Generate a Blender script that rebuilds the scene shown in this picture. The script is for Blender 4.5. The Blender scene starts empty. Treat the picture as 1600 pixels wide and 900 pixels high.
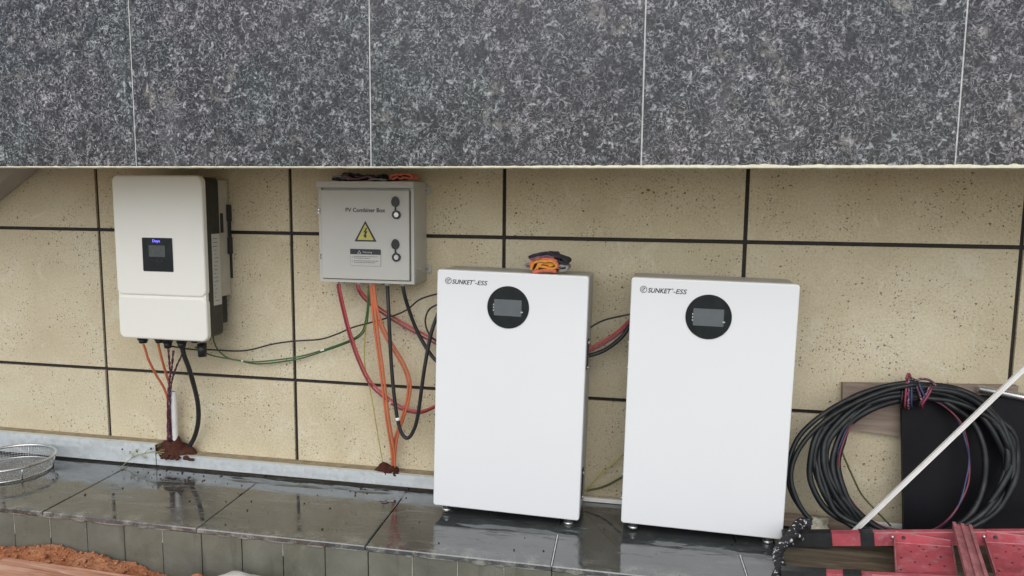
import bpy, bmesh, math, random
from mathutils import Vector, Matrix, noise as mnoise

random.seed(7)
R = math.radians
scene = bpy.context.scene
C = scene.collection

# ------------------------------------------------------------------ camera
CAM_LOC = Vector((2.3953, -2.8132, 1.1593))
CAM_ROT = (1.45418, -0.009546, 0.198087)
FPX = 1155.0
cam_d = bpy.data.cameras.new('camera')
cam_d.sensor_width = 36.0
cam_d.lens = 36.0 * FPX / 1600.0
cam_d.clip_start = 0.05
cam_d.clip_end = 500.0
cam = bpy.data.objects.new('camera', cam_d)
cam.location = CAM_LOC
cam.rotation_euler = CAM_ROT
C.objects.link(cam)
scene.camera = cam

# ------------------------------------------------------------------ sky, sun, exposure
SUN_EL, SUN_AZ = 40.0, -15.0           # overcast: the sun is a broad glow behind the camera
world = bpy.data.worlds.new('World')
scene.world = world
world.use_nodes = True
wn = world.node_tree
wn.nodes.clear()
w_out = wn.nodes.new('ShaderNodeOutputWorld')
w_bg = wn.nodes.new('ShaderNodeBackground')
w_sky = wn.nodes.new('ShaderNodeTexSky')
w_sky.sky_type = 'NISHITA'
w_sky.sun_disc = False
w_sky.sun_elevation = R(SUN_EL)
w_sky.sun_rotation = R(180 + SUN_AZ)
w_sky.air_density = 1.0
w_sky.dust_density = 1.0
w_sky.ozone_density = 1.0
w_hs = wn.nodes.new('ShaderNodeHueSaturation')
w_hs.inputs['Saturation'].default_value = 0.42
wn.links.new(w_sky.outputs[0], w_hs.inputs['Color'])
wn.links.new(w_hs.outputs[0], w_bg.inputs['Color'])
w_bg.inputs['Strength'].default_value = 0.12
wn.links.new(w_bg.outputs[0], w_out.inputs['Surface'])

sun_d = bpy.data.lights.new('sun', 'SUN')
sun_d.energy = 0.8
sun_d.angle = R(60)
sun_d.color = (1.0, 0.985, 0.96)
sun = bpy.data.objects.new('sun', sun_d)
sun.rotation_euler = (R(90 - SUN_EL), 0, R(SUN_AZ))
sun.location = (0, -6, 6)
C.objects.link(sun)

scene.view_settings.view_transform = 'Standard'
scene.view_settings.look = 'None'
scene.view_settings.gamma = 1.0
scene.view_settings.use_curve_mapping = False
scene.view_settings.exposure = 0.68
scene.render.engine = 'CYCLES'
scene.cycles.use_denoising = True
scene.cycles.max_bounces = 6
scene.cycles.diffuse_bounces = 4
scene.cycles.caustics_reflective = False

# ------------------------------------------------------------------ measuring helpers
_CM = Matrix.Rotation(CAM_ROT[2], 3, 'Z') @ Matrix.Rotation(CAM_ROT[1], 3, 'Y') @ Matrix.Rotation(CAM_ROT[0], 3, 'X')
def _ray(x, y):
    return _CM @ Vector(((x - 800) / FPX, -(y - 450) / FPX, -1.0))
def at(x, y, Y):
    """measured place of a photo point that lies in the upright plane at depth Y"""
    d = _ray(x, y); t = (Y - CAM_LOC.y) / d.y
    return CAM_LOC + d * t
def on(x, y, Z):
    """measured place of a photo point that lies at height Z"""
    d = _ray(x, y); t = (Z - CAM_LOC.z) / d.z
    return CAM_LOC + d * t

# ------------------------------------------------------------------ materials
def new_mat(name):
    m = bpy.data.materials.new(name)
    m.use_nodes = True
    nt = m.node_tree
    b = nt.nodes['Principled BSDF']
    return m, nt, b
def N(nt, kind, **kw):
    n = nt.nodes.new('ShaderNode' + kind)
    for k, v in kw.items():
        setattr(n, k, v)
    return n
def L(nt, a, b):
    nt.links.new(a, b)
def pos(nt):
    return N(nt, 'NewGeometry').outputs['Position']
def noise(nt, vec, scale, detail=3.0, rough=0.55, dist=0.0, dim='3D'):
    n = N(nt, 'TexNoise', noise_dimensions=dim)
    n.inputs['Scale'].default_value = scale
    n.inputs['Detail'].default_value = detail
    n.inputs['Roughness'].default_value = rough
    n.inputs['Distortion'].default_value = dist
    L(nt, vec, n.inputs['Vector'])
    return n.outputs['Fac']
def ramp(nt, fac, stops, interp='LINEAR'):
    r = N(nt, 'ValToRGB')
    r.color_ramp.interpolation = interp
    els = r.color_ramp.elements
    while len(els) < len(stops):
        els.new(0.5)
    for e, (p_, c) in zip(els, stops):
        e.position = p_
        e.color = (c[0], c[1], c[2], 1) if isinstance(c, (tuple, list)) else (c, c, c, 1)
    L(nt, fac, r.inputs['Fac'])
    return r.outputs['Color']
def mix(nt, fac, a, b, blend='MIX'):
    m = N(nt, 'Mix', data_type='RGBA', blend_type=blend)
    for sock, v in ((m.inputs[0], fac), (m.inputs[6], a), (m.inputs[7], b)):
        if hasattr(v, 'is_linked'):
            L(nt, v, sock)
        elif isinstance(v, (tuple, list)):
            sock.default_value = (v[0], v[1], v[2], 1)
        else:
            sock.default_value = v
    return m.outputs[2]
def math_(nt, op, a, b=0.0, clamp=False):
    m = N(nt, 'Math', operation=op, use_clamp=clamp)
    for sock, v in ((m.inputs[0], a), (m.inputs[1], b)):
        if hasattr(v, 'is_linked'):
            L(nt, v, sock)
        else:
            sock.default_value = v
    return m.outputs[0]
def mapr(nt, v, a, b, c, d):
    m = N(nt, 'MapRange')
    L(nt, v, m.inputs[0])
    for i, x in enumerate((a, b, c, d)):
        m.inputs[1 + i].default_value = x
    return m.outputs[0]
def bump(nt, b, h, strength=0.3, dist=0.005):
    n = N(nt, 'Bump')
    n.inputs['Strength'].default_value = strength
    n.inputs['Distance'].default_value = dist
    L(nt, h, n.inputs['Height'])
    L(nt, n.outputs[0], b.inputs['Normal'])
def vmap(nt, vec, scale=(1, 1, 1), rot=(0, 0, 0), loc=(0, 0, 0)):
    m = N(nt, 'Mapping')
    m.inputs['Scale'].default_value = scale
    m.inputs['Rotation'].default_value = rot
    m.inputs['Location'].default_value = loc
    L(nt, vec, m.inputs['Vector'])
    return m.outputs[0]

MATS = {}
def plain(name, col, rough=0.5, metal=0.0, var=0.12, scale=14.0, bstr=0.08, bscale=160.0, dirt=None, dirt_amt=0.35, spec=0.5, coat=0.0, rvar=0.08):
    """paint, plastic, rubber or metal with slight uneven tone, sheen and grime"""
    if name in MATS:
        return MATS[name]
    m, nt, b = new_mat(name)
    p_ = pos(nt)
    n1 = noise(nt, p_, scale, 4.0)
    lo = tuple(c * (1 - var) for c in col); hi = tuple(min(1, c * (1 + var)) for c in col)
    c = ramp(nt, n1, [(0.3, lo), (0.7, hi)])
    if dirt:
        n2 = noise(nt, p_, scale * 1.7, 6.0, 0.65)
        f = mapr(nt, n2, 0.52, 0.72, 0.0, dirt_amt)
        c = mix(nt, f, c, dirt)
    L(nt, c, b.inputs['Base Color'])
    n3 = noise(nt, p_, scale * 3, 3.0)
    L(nt, mapr(nt, n3, 0.3, 0.7, max(0.02, rough - rvar), min(1, rough + rvar)), b.inputs['Roughness'])
    b.inputs['Metallic'].default_value = metal
    b.inputs['Specular IOR Level'].default_value = spec
    b.inputs['Coat Weight'].default_value = coat
    if bstr:
        bump(nt, b, noise(nt, p_, bscale, 2.0), bstr, 0.002)
    MATS[name] = m
    return m

def emit(name, col, s):
    m, nt, b = new_mat(name)
    b.inputs['Base Color'].default_value = (*col, 1)
    b.inputs['Emission Color'].default_value = (*col, 1)
    b.inputs['Emission Strength'].default_value = s
    return m

def mat_wall_tile():
    m, nt, b = new_mat('wall_tile')
    P = pos(nt)
    s = N(nt, 'SeparateXYZ'); L(nt, P, s.inputs[0])
    c2 = N(nt, 'CombineXYZ'); L(nt, s.outputs[0], c2.inputs[0]); L(nt, s.outputs[2], c2.inputs[1])
    p2 = c2.outputs[0]
    wob = N(nt, 'TexNoise', noise_dimensions='2D'); wob.inputs['Scale'].default_value = 130; wob.inputs['Detail'].default_value = 2
    L(nt, p2, wob.inputs['Vector'])
    sub = N(nt, 'VectorMath', operation='SUBTRACT'); L(nt, wob.outputs['Color'], sub.inputs[0]); sub.inputs[1].default_value = (.5, .5, .5)
    sc = N(nt, 'VectorMath', operation='SCALE'); L(nt, sub.outputs[0], sc.inputs[0]); sc.inputs['Scale'].default_value = 0.010
    ad = N(nt, 'VectorMath', operation='ADD'); L(nt, p2, ad.inputs[0]); L(nt, sc.outputs[0], ad.inputs[1])
    pw = ad.outputs[0]
    clus = noise(nt, p2, 5.5, 3.0, 0.6, dim='2D')
    def pits(scale, rmax, keep):
        v = N(nt, 'TexVoronoi', voronoi_dimensions='2D')
        v.inputs['Scale'].default_value = scale
        L(nt, pw, v.inputs['Vector'])
        sp = N(nt, 'SeparateColor'); L(nt, v.outputs['Color'], sp.inputs[0])
        rad = math_(nt, 'MULTIPLY', math_(nt, 'SUBTRACT', sp.outputs[0], keep, True), rmax / (1 - keep))
        rad = math_(nt, 'MULTIPLY', rad, mapr(nt, clus, 0.35, 0.62, 0.35, 1.25))
        d = math_(nt, 'SUBTRACT', rad, v.outputs['Distance'])
        return mapr(nt, d, 0.0, 0.05, 0.0, 1.0)
    pa = pits(46, 0.17, 0.42)
    pb = pits(88, 0.21, 0.36)
    pc = pits(170, 0.24, 0.40)
    pit = math_(nt, 'MAXIMUM', math_(nt, 'MAXIMUM', pa, math_(nt, 'MULTIPLY', pb, 0.8)), math_(nt, 'MULTIPLY', pc, 0.55))
    big = noise(nt, p2, 2.6, 5.0, 0.6, dim='2D')
    base = ramp(nt, big, [(0.30, (0.57, 0.49, 0.33)), (0.50, (0.67, 0.585, 0.41)), (0.70, (0.73, 0.66, 0.49))])
    mid = noise(nt, p2, 22, 5.0, 0.7, dim='2D')
    base = mix(nt, mapr(nt, mid, 0.35, 0.75, 0.0, 0.45), base, (0.66, 0.58, 0.41))
    fine = noise(nt, p2, 120, 4.0, 0.75, dim='2D')
    base = mix(nt, mapr(nt, fine, 0.32, 0.66, 0.42, 0.0), base, (0.34, 0.27, 0.15))
    chalk = mapr(nt, noise(nt, p2, 9.0, 7.0, 0.72, 0.6, dim='2D'), 0.57, 0.70, 0.0, 0.5)
    base = mix(nt, chalk, base, (0.70, 0.67, 0.53))
    oi = N(nt, 'ObjectInfo')
    base = mix(nt, mapr(nt, oi.outputs['Random'], 0, 1, 0.0, 0.22), base, (0.44, 0.41, 0.32))
    col = mix(nt, math_(nt, 'MULTIPLY', pit, 0.82), base, (0.085, 0.062, 0.038))
    L(nt, col, b.inputs['Base Color'])
    b.inputs['Roughness'].default_value = 0.62
    b.inputs['Specular IOR Level'].default_value = 0.25
    bump(nt, b, math_(nt, 'SUBTRACT', math_(nt, 'MULTIPLY', fine, 0.5), pa), 0.4, 0.003)
    return m

def mat_granite():
    m, nt, b = new_mat('granite')
    P = pos(nt)
    oi = N(nt, 'ObjectInfo')
    shift = N(nt, 'CombineXYZ'); L(nt, math_(nt, 'MULTIPLY', oi.outputs['Random'], 37.0), shift.inputs[0])
    ad = N(nt, 'VectorMath', operation='ADD'); L(nt, P, ad.inputs[0]); L(nt, shift.outputs[0], ad.inputs[1])
    P = ad.outputs[0]
    def curl(scale, wid, seed):
        n_ = noise(nt, vmap(nt, P, (1, 1, 1), (0, 0, 0), (seed, 0, seed * .3)), scale, 1.6, 0.55, 1.3)
        r_ = math_(nt, 'ABSOLUTE', math_(nt, 'SUBTRACT', n_, 0.5))
        return mapr(nt, r_, 0.0, wid, 1.0, 0.0)
    m1 = mapr(nt, noise(nt, P, 24, 4.0, 0.7), 0.42, 0.60, 0.0, 1.0)
    m2 = mapr(nt, noise(nt, P, 16, 5.0, 0.72), 0.40, 0.62, 0.10, 1.0)
    l1 = math_(nt, 'MULTIPLY', curl(32, 0.040, 3.0), m1)
    l2 = math_(nt, 'MULTIPLY', curl(54, 0.048, 11.0), m2)
    blob = mapr(nt, noise(nt, P, 42, 4.0, 0.65, 0.8), 0.57, 0.65, 0.0, 0.95)
    f = math_(nt, 'MAXIMUM', math_(nt, 'MAXIMUM', l1, l2), blob)
    fineg = noise(nt, P, 140, 3.0, 0.65)
    big = noise(nt, P, 3.0, 4.0, 0.6)
    base = ramp(nt, fineg, [(0.38, (0.006, 0.0065, 0.008)), (0.66, (0.042, 0.044, 0.050))])
    lite = ramp(nt, noise(nt, P, 110, 3.0), [(0.36, (0.10, 0.102, 0.108)), (0.58, (0.56, 0.56, 0.565))])
    col = mix(nt, math_(nt, 'MULTIPLY', f, mapr(nt, big, 0.35, 0.65, 0.72, 0.95)), base, lite)
    tn = N(nt, 'TexNoise'); tn.inputs['Scale'].default_value = 4.2; tn.inputs['Detail'].default_value = 4; L(nt, P, tn.inputs['Vector'])
    col = mix(nt, 0.32, col, ramp(nt, tn.outputs['Fac'], [(0.35, (0.42, 0.56, 0.48)), (0.5, (0.50, 0.50, 0.54)), (0.65, (0.62, 0.50, 0.55))]), 'SOFT_LIGHT')
    warm = mapr(nt, noise(nt, P, 11.0, 6.0, 0.7), 0.60, 0.70, 0.0, 0.42)
    col = mix(nt, warm, col, (0.40, 0.36, 0.31))
    haze_ = mapr(nt, noise(nt, vmap(nt, P, (1.6, 1, 1.1)), 1.6, 6.0, 0.62), 0.58, 0.70, 0.0, 0.16)
    col = mix(nt, haze_, col, (0.46, 0.46, 0.47))
    L(nt, col, b.inputs['Base Color'])
    ptone = mapr(nt, oi.outputs['Random'], 0, 1, 0.0, 0.18)
    col = mix(nt, ptone, col, (0.02, 0.02, 0.022))
    L(nt, col, b.inputs['Base Color'])
    L(nt, mapr(nt, big, 0.3, 0.7, 0.12, 0.30), b.inputs['Roughness'])
    b.inputs['Specular IOR Level'].default_value = 0.34
    return m

def mat_slate(name, wet=True):
    m, nt, b = new_mat(name)
    P = pos(nt)
    n1 = noise(nt, P, 5.0, 6.0, 0.65, 0.4)
    lay = noise(nt, vmap(nt, P, (3.0, 16.0, 10.0), (0, 0, 0.25)), 1.0, 6.0, 0.65, 0.6)
    fine = noise(nt, P, 120, 3.0, 0.6)
    if wet:
        col = ramp(nt, n1, [(0.3, (0.032, 0.035, 0.035)), (0.55, (0.046, 0.050, 0.050)), (0.75, (0.066, 0.070, 0.068))])
        scuff = mapr(nt, lay, 0.55, 0.68, 0.0, 0.42)
        col = mix(nt, scuff, col, (0.17, 0.175, 0.16))
        mudm = mapr(nt, noise(nt, P, 10.0, 7.0, 0.72, 0.5), 0.58, 0.70, 0.0, 0.5)
        col = mix(nt, mudm, col, (0.13, 0.10, 0.07))
        s = N(nt, 'SeparateXYZ'); L(nt, P, s.inputs[0])
        edge = math_(nt, 'MULTIPLY', mapr(nt, s.outputs[1], -0.575, -0.50, 1.0, 0.0), mapr(nt, noise(nt, P, 14, 6, .7), 0.48, 0.66, 0.0, 0.75))
        col = mix(nt, edge, col, (0.30, 0.29, 0.25))
        L(nt, col, b.inputs['Base Color'])
        rgh = mapr(nt, noise(nt, P, 8.0, 6.0, 0.6, 0.8), 0.46, 0.70, 0.045, 0.26)
        rgh = math_(nt, 'ADD', rgh, math_(nt, 'MULTIPLY', edge, 0.5))
        rgh = math_(nt, 'ADD', rgh, math_(nt, 'MULTIPLY', mudm, 0.5))
        L(nt, rgh, b.inputs['Roughness'])
        b.inputs['IOR'].default_value = 2.2
        wetn = mapr(nt, noise(nt, vmap(nt, P, (7, 22, 7), (0, 0, .2)), 1.0, 5.0, 0.62, 1.2), 0.56, 0.66, 0.0, 1.0)
        h = math_(nt, 'ADD', math_(nt, 'MULTIPLY', wetn, noise(nt, P, 70, 4.0, .6)), math_(nt, 'MULTIPLY', noise(nt, P, 6, 2.0), 0.25))
        bump(nt, b, h, 0.16, 0.006)
    else:
        col = ramp(nt, n1, [(0.3, (0.10, 0.10, 0.076)), (0.55, (0.155, 0.152, 0.118)), (0.75, (0.21, 0.205, 0.165))])
        oi = N(nt, 'ObjectInfo')
        col = mix(nt, mapr(nt, oi.outputs['Random'], 0, 1, 0, .35), col, (0.12, 0.122, 0.108))
        stain = mapr(nt, noise(nt, vmap(nt, P, (16, 16, 1.6)), 1.0, 4.0, 0.6, .5), 0.56, 0.66, 0.0, 0.5)
        col = mix(nt, stain, col, (0.075, 0.073, 0.058))
        chip = mapr(nt, noise(nt, P, 34, 7.0, 0.75), 0.64, 0.72, 0.0, 0.55)
        col = mix(nt, chip, col, (0.28, 0.27, 0.22))
        L(nt, col, b.inputs['Base Color'])
        L(nt, mapr(nt, noise(nt, P, 9, 4.0), 0.35, 0.65, 0.25, 0.6), b.inputs['Roughness'])
        bump(nt, b, math_(nt, 'ADD', fine, lay), 0.25, 0.004)
    return m

def mat_soil(name, cols, bs=0.9):
    m, nt, b = new_mat(name)
    P = pos(nt)
    n1 = noise(nt, P, 7.0, 8.0, 0.7)
    n2 = noise(nt, P, 90.0, 5.0, 0.7)
    col = ramp(nt, math_(nt, 'ADD', math_(nt, 'MULTIPLY', n1, 0.6), math_(nt, 'MULTIPLY', n2, 0.4)), [(0.36, cols[0]), (0.5, cols[1]), (0.64, cols[2])])
    L(nt, col, b.inputs['Base Color'])
    b.inputs['Roughness'].default_value = 0.9
    b.inputs['Specular IOR Level'].default_value = 0.15
    bump(nt, b, n2, bs, 0.012)
    return m

def mat_wood(name, cols, axis_scale, rot=0.0, rough=0.75):
    m, nt, b = new_mat(name)
    P = pos(nt)
    v = vmap(nt, P, axis_scale, (0, 0, rot))
    g = noise(nt, v, 1.0, 6.0, 0.68, 0.7)
    col = ramp(nt, g, [(0.32, cols[0]), (0.5, cols[1]), (0.68, cols[2])])
    mud = mapr(nt, noise(nt, P, 6.0, 6.0, 0.65), 0.5, 0.72, 0.0, 0.6)
    col = mix(nt, mud, col, cols[3])
    L(nt, col, b.inputs['Base Color'])
    b.inputs['Roughness'].default_value = rough
    bump(nt, b, g, 0.5, 0.006)
    return m

def mat_galv():
    m, nt, b = new_mat('galvanised_steel')
    P = pos(nt)
    v = N(nt, 'TexVoronoi'); v.inputs['Scale'].default_value = 55; L(nt, P, v.inputs['Vector'])
    sp = N(nt, 'SeparateColor'); L(nt, v.outputs['Color'], sp.inputs[0])
    st = noise(nt, vmap(nt, P, (3, 30, 40)), 1.0, 5.0, .6)
    f = math_(nt, 'ADD', math_(nt, 'MULTIPLY', sp.outputs[0], 0.25), math_(nt, 'MULTIPLY', st, 0.75))
    col = ramp(nt, f, [(0.25, (0.52, 0.55, 0.56)), (0.7, (0.68, 0.72, 0.725))])
    grime = mapr(nt, noise(nt, P, 11, 6, .65), 0.58, 0.78, 0, .5)
    col = mix(nt, grime, col, (0.24, 0.22, 0.18))
    L(nt, col, b.inputs['Base Color'])
    b.inputs['Metallic'].default_value = 0.35
    L(nt, mapr(nt, f, 0.2, 0.8, 0.32, 0.5), b.inputs['Roughness'])
    return m

def mat_flecked(name, base, fleck, scale=95, lo=0.56, hi=0.60, rough=0.7):
    m, nt, b = new_mat(name)
    P = pos(nt)
    n = noise(nt, P, scale, 3.0, 0.6)
    col = ramp(nt, n, [(lo, base), (hi, fleck)])
    L(nt, col, b.inputs['Base Color'])
    b.inputs['Roughness'].default_value = rough
    bump(nt, b, n, 0.5, 0.004)
    return m

M_TILE = mat_wall_tile()
M_GRANITE = mat_granite()
M_SLATE = mat_slate('wet_slate', True)
M_WATERFILM = plain('water_film', (0.055, 0.060, 0.060), 0.08, var=0.2, scale=12, bstr=0, spec=1.0, rvar=0.02)
M_RISER = mat_slate('riser_stone', False)
M_JOINT = plain('black_joint', (0.018, 0.013, 0.010), 0.7)
M_GROUT = plain('white_grout', (0.62, 0.62, 0.60), 0.85, var=0.2, scale=40, dirt=(.2, .2, .18))
M_GREYGROUT = plain('grey_grout', (0.22, 0.215, 0.19), 0.85, var=0.4, scale=25)
M_RGROUT = plain('dull_riser_grout', (0.36, 0.35, 0.30), 0.85, var=0.3, scale=30, dirt=(.12, .12, .1), dirt_amt=.7)
M_MORTAR = plain('cream_mortar', (0.68, 0.64, 0.48), 0.9, var=0.12, scale=60, bstr=0.6, bscale=220)
M_CONC = plain('pale_concrete', (0.40, 0.37, 0.33), 0.85, var=0.1, scale=8, bstr=0.3)
M_SOFFIT = plain('cream_soffit_paint', (0.78, 0.66, 0.44), 0.8, var=0.06, scale=6)
M_SILT = plain('silt', (0.29, 0.235, 0.15), 0.85, var=0.25, scale=18, dirt=(0.13, 0.085, 0.05), dirt_amt=0.6, bstr=0.4)
M_GALV = mat_galv()
M_SOIL = mat_soil('red_soil', [(0.27, 0.085, 0.038), (0.49, 0.20, 0.095), (0.62, 0.33, 0.20)])
M_YARD = mat_soil('yard_dirt', [(0.26, 0.245, 0.22), (0.36, 0.345, 0.315), (0.44, 0.425, 0.39)])
M_MUD = mat_soil('brown_mud', [(0.035, 0.014, 0.010), (0.075, 0.028, 0.018), (0.115, 0.05, 0.035)])
M_WHITE = plain('white_powder_coat', (0.76, 0.765, 0.765), 0.34, var=0.010, scale=3, bstr=0.02, bscale=500, rvar=0.015)
M_CREAM = plain('warm_white_shell', (0.745, 0.735, 0.67), 0.36, var=0.012, scale=4, bstr=0.02, bscale=400, rvar=0.02)
M_CABGREY = plain('light_grey_steel', (0.47, 0.46, 0.42), 0.45, var=0.03, scale=5, bstr=0.05, bscale=450)
M_GREYTOP = plain('grey_side_steel', (0.42, 0.42, 0.40), 0.5, var=0.04)
M_BLACK = plain('black_plastic', (0.014, 0.014, 0.015), 0.42, var=0.2)
M_GLOSSBLACK = plain('gloss_black', (0.010, 0.013, 0.014), 0.16, var=0.15, bstr=0)
M_SCREEN = plain('unlit_screen', (0.115, 0.13, 0.135), 0.20, var=0.06, scale=30, bstr=0)
M_LCD = plain('lcd_glass', (0.075, 0.085, 0.08), 0.2, var=0.15, scale=90, bstr=0)
M_INK = plain('dark_ink', (0.025, 0.027, 0.035), 0.6, bstr=0)
M_INKGREY = plain('grey_ink', (0.16, 0.16, 0.155), 0.6, bstr=0)
M_STICKER = plain('pale_sticker', (0.46, 0.455, 0.42), 0.5, var=0.05, bstr=0)
M_YELLOW = plain('warning_yellow', (0.48, 0.43, 0.10), 0.5, var=0.12, scale=40, bstr=0)
M_SILVER = plain('zinc_plated_steel', (0.58, 0.58, 0.57), 0.28, 0.9, var=0.1)
M_BRACKET = plain('bare_alloy', (0.50, 0.48, 0.43), 0.42, 0.3, var=0.08)
M_RUBBER = plain('black_rubber', (0.013, 0.014, 0.015), 0.38, var=0.3, scale=20, dirt=(0.06, 0.055, 0.05), dirt_amt=0.35)
M_COIL = plain('coil_sheath', (0.009, 0.011, 0.012), 0.36, var=0.4, scale=10, dirt=(0.055, 0.053, 0.048), dirt_amt=0.4, spec=0.3)
M_ORANGE = plain('orange_sheath', (0.56, 0.155, 0.07), 0.4, var=0.12, scale=18)
M_REDC = plain('red_sheath', (0.42, 0.06, 0.06), 0.38, var=0.15, scale=18)
M_CRIMSON = plain('crimson_sheath', (0.25, 0.035, 0.065), 0.38, var=0.15, scale=18)
M_GREENC = plain('green_sheath', (0.045, 0.125, 0.04), 0.45, var=0.3, scale=18)
M_YELC = plain('yellow_green_sheath', (0.42, 0.36, 0.08), 0.5, var=0.25, scale=40)
M_OLIVE = plain('olive_sheath', (0.075, 0.085, 0.03), 0.5, var=0.2, scale=18)
M_PURPLE = mat_flecked('twisted_purple', (0.085, 0.02, 0.045), (0.35, 0.26, 0.30), 150, 0.55, 0.62, 0.5)
M_BLUEC = plain('blue_sheath', (0.025, 0.035, 0.09), 0.45, var=0.2)
M_THINRED = plain('thin_maroon_sheath', (0.13, 0.02, 0.035), 0.45, var=0.2)
M_PVC = plain('white_pvc', (0.80, 0.79, 0.76), 0.4, var=0.05, dirt=(0.45, 0.36, 0.26), dirt_amt=0.25)
M_RED = plain('red_ladder_paint', (0.46, 0.085, 0.105), 0.45, var=0.25, scale=14, dirt=(0.46, 0.25, 0.26), dirt_amt=0.85, bstr=0.2)
M_REDWORN = plain('worn_red_paint', (0.38, 0.13, 0.14), 0.6, var=0.3, scale=24, dirt=(0.30, 0.22, 0.20), dirt_amt=0.8, bstr=0.4)
M_REDPALE = plain('rubbed_highlight_red', (0.58, 0.26, 0.27), 0.5, var=0.2, scale=30)  # rubbed paint with the top-lit highlight put into its colour
M_TAPE = plain('black_tape', (0.016, 0.017, 0.018), 0.5, var=0.3, scale=30, bstr=0.35, bscale=90)
M_ROPE = mat_flecked('black_flecked_rope', (0.014, 0.014, 0.016), (0.55, 0.52, 0.52), 62, 0.58, 0.63, 0.8)
M_BOARD = mat_wood('brown_board', [(0.19, 0.14, 0.105), (0.27, 0.21, 0.165), (0.34, 0.275, 0.225), (0.30, 0.235, 0.18)], (3, 40, 40))
M_MUDPLANK = mat_wood('muddy_plank', [(0.050, 0.038, 0.024), (0.10, 0.078, 0.05), (0.165, 0.13, 0.085), (0.125, 0.10, 0.062)], (4, 30, 30), 0.25)
M_PINKWOOD = mat_wood('clay_stained_plank', [(0.30, 0.12, 0.07), (0.54, 0.27, 0.17), (0.68, 0.44, 0.31), (0.52, 0.22, 0.13)], (3.5, 45, 30), 0.1)
M_PANEL = plain('black_sheet', (0.006, 0.006, 0.008), 0.45, var=0.25, scale=3, spec=0.12)
M_DARKCLOTH = plain('dark_knit', (0.028, 0.024, 0.034), 0.9, var=0.4, scale=60, bstr=0.8, bscale=420)
M_MAUVE = plain('mauve_knit', (0.19, 0.10, 0.15), 0.9, var=0.3, scale=60, bstr=0.8, bscale=420)
M_GREYCLOTH = plain('grey_knit', (0.26, 0.25, 0.25), 0.9, var=0.3, scale=60, bstr=0.8, bscale=420)
M_AMBER = plain('amber_knit', (0.66, 0.28, 0.045), 0.85, var=0.25, scale=60, bstr=0.8, bscale=420)
M_CORAL = plain('coral_knit', (0.58, 0.15, 0.09), 0.85, var=0.25, scale=60, bstr=0.8, bscale=420)
M_STEM = plain('pale_stem', (0.34, 0.36, 0.14), 0.6, var=0.2, scale=60)
M_BERRY = plain('dark_berry', (0.05, 0.03, 0.02), 0.6, var=0.3, scale=60)
M_FOAM = plain('crumpled_film', (0.46, 0.43, 0.33), 0.35, var=0.35, scale=40, bstr=0.7, bscale=90)
M_PALESTONE = plain('pale_sacking', (0.55, 0.52, 0.47), 0.8, var=0.15, scale=20, bstr=0.4)
M_BLUE = emit('blue_lettering', (0.16, 0.14, 0.85), 0.9)

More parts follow.
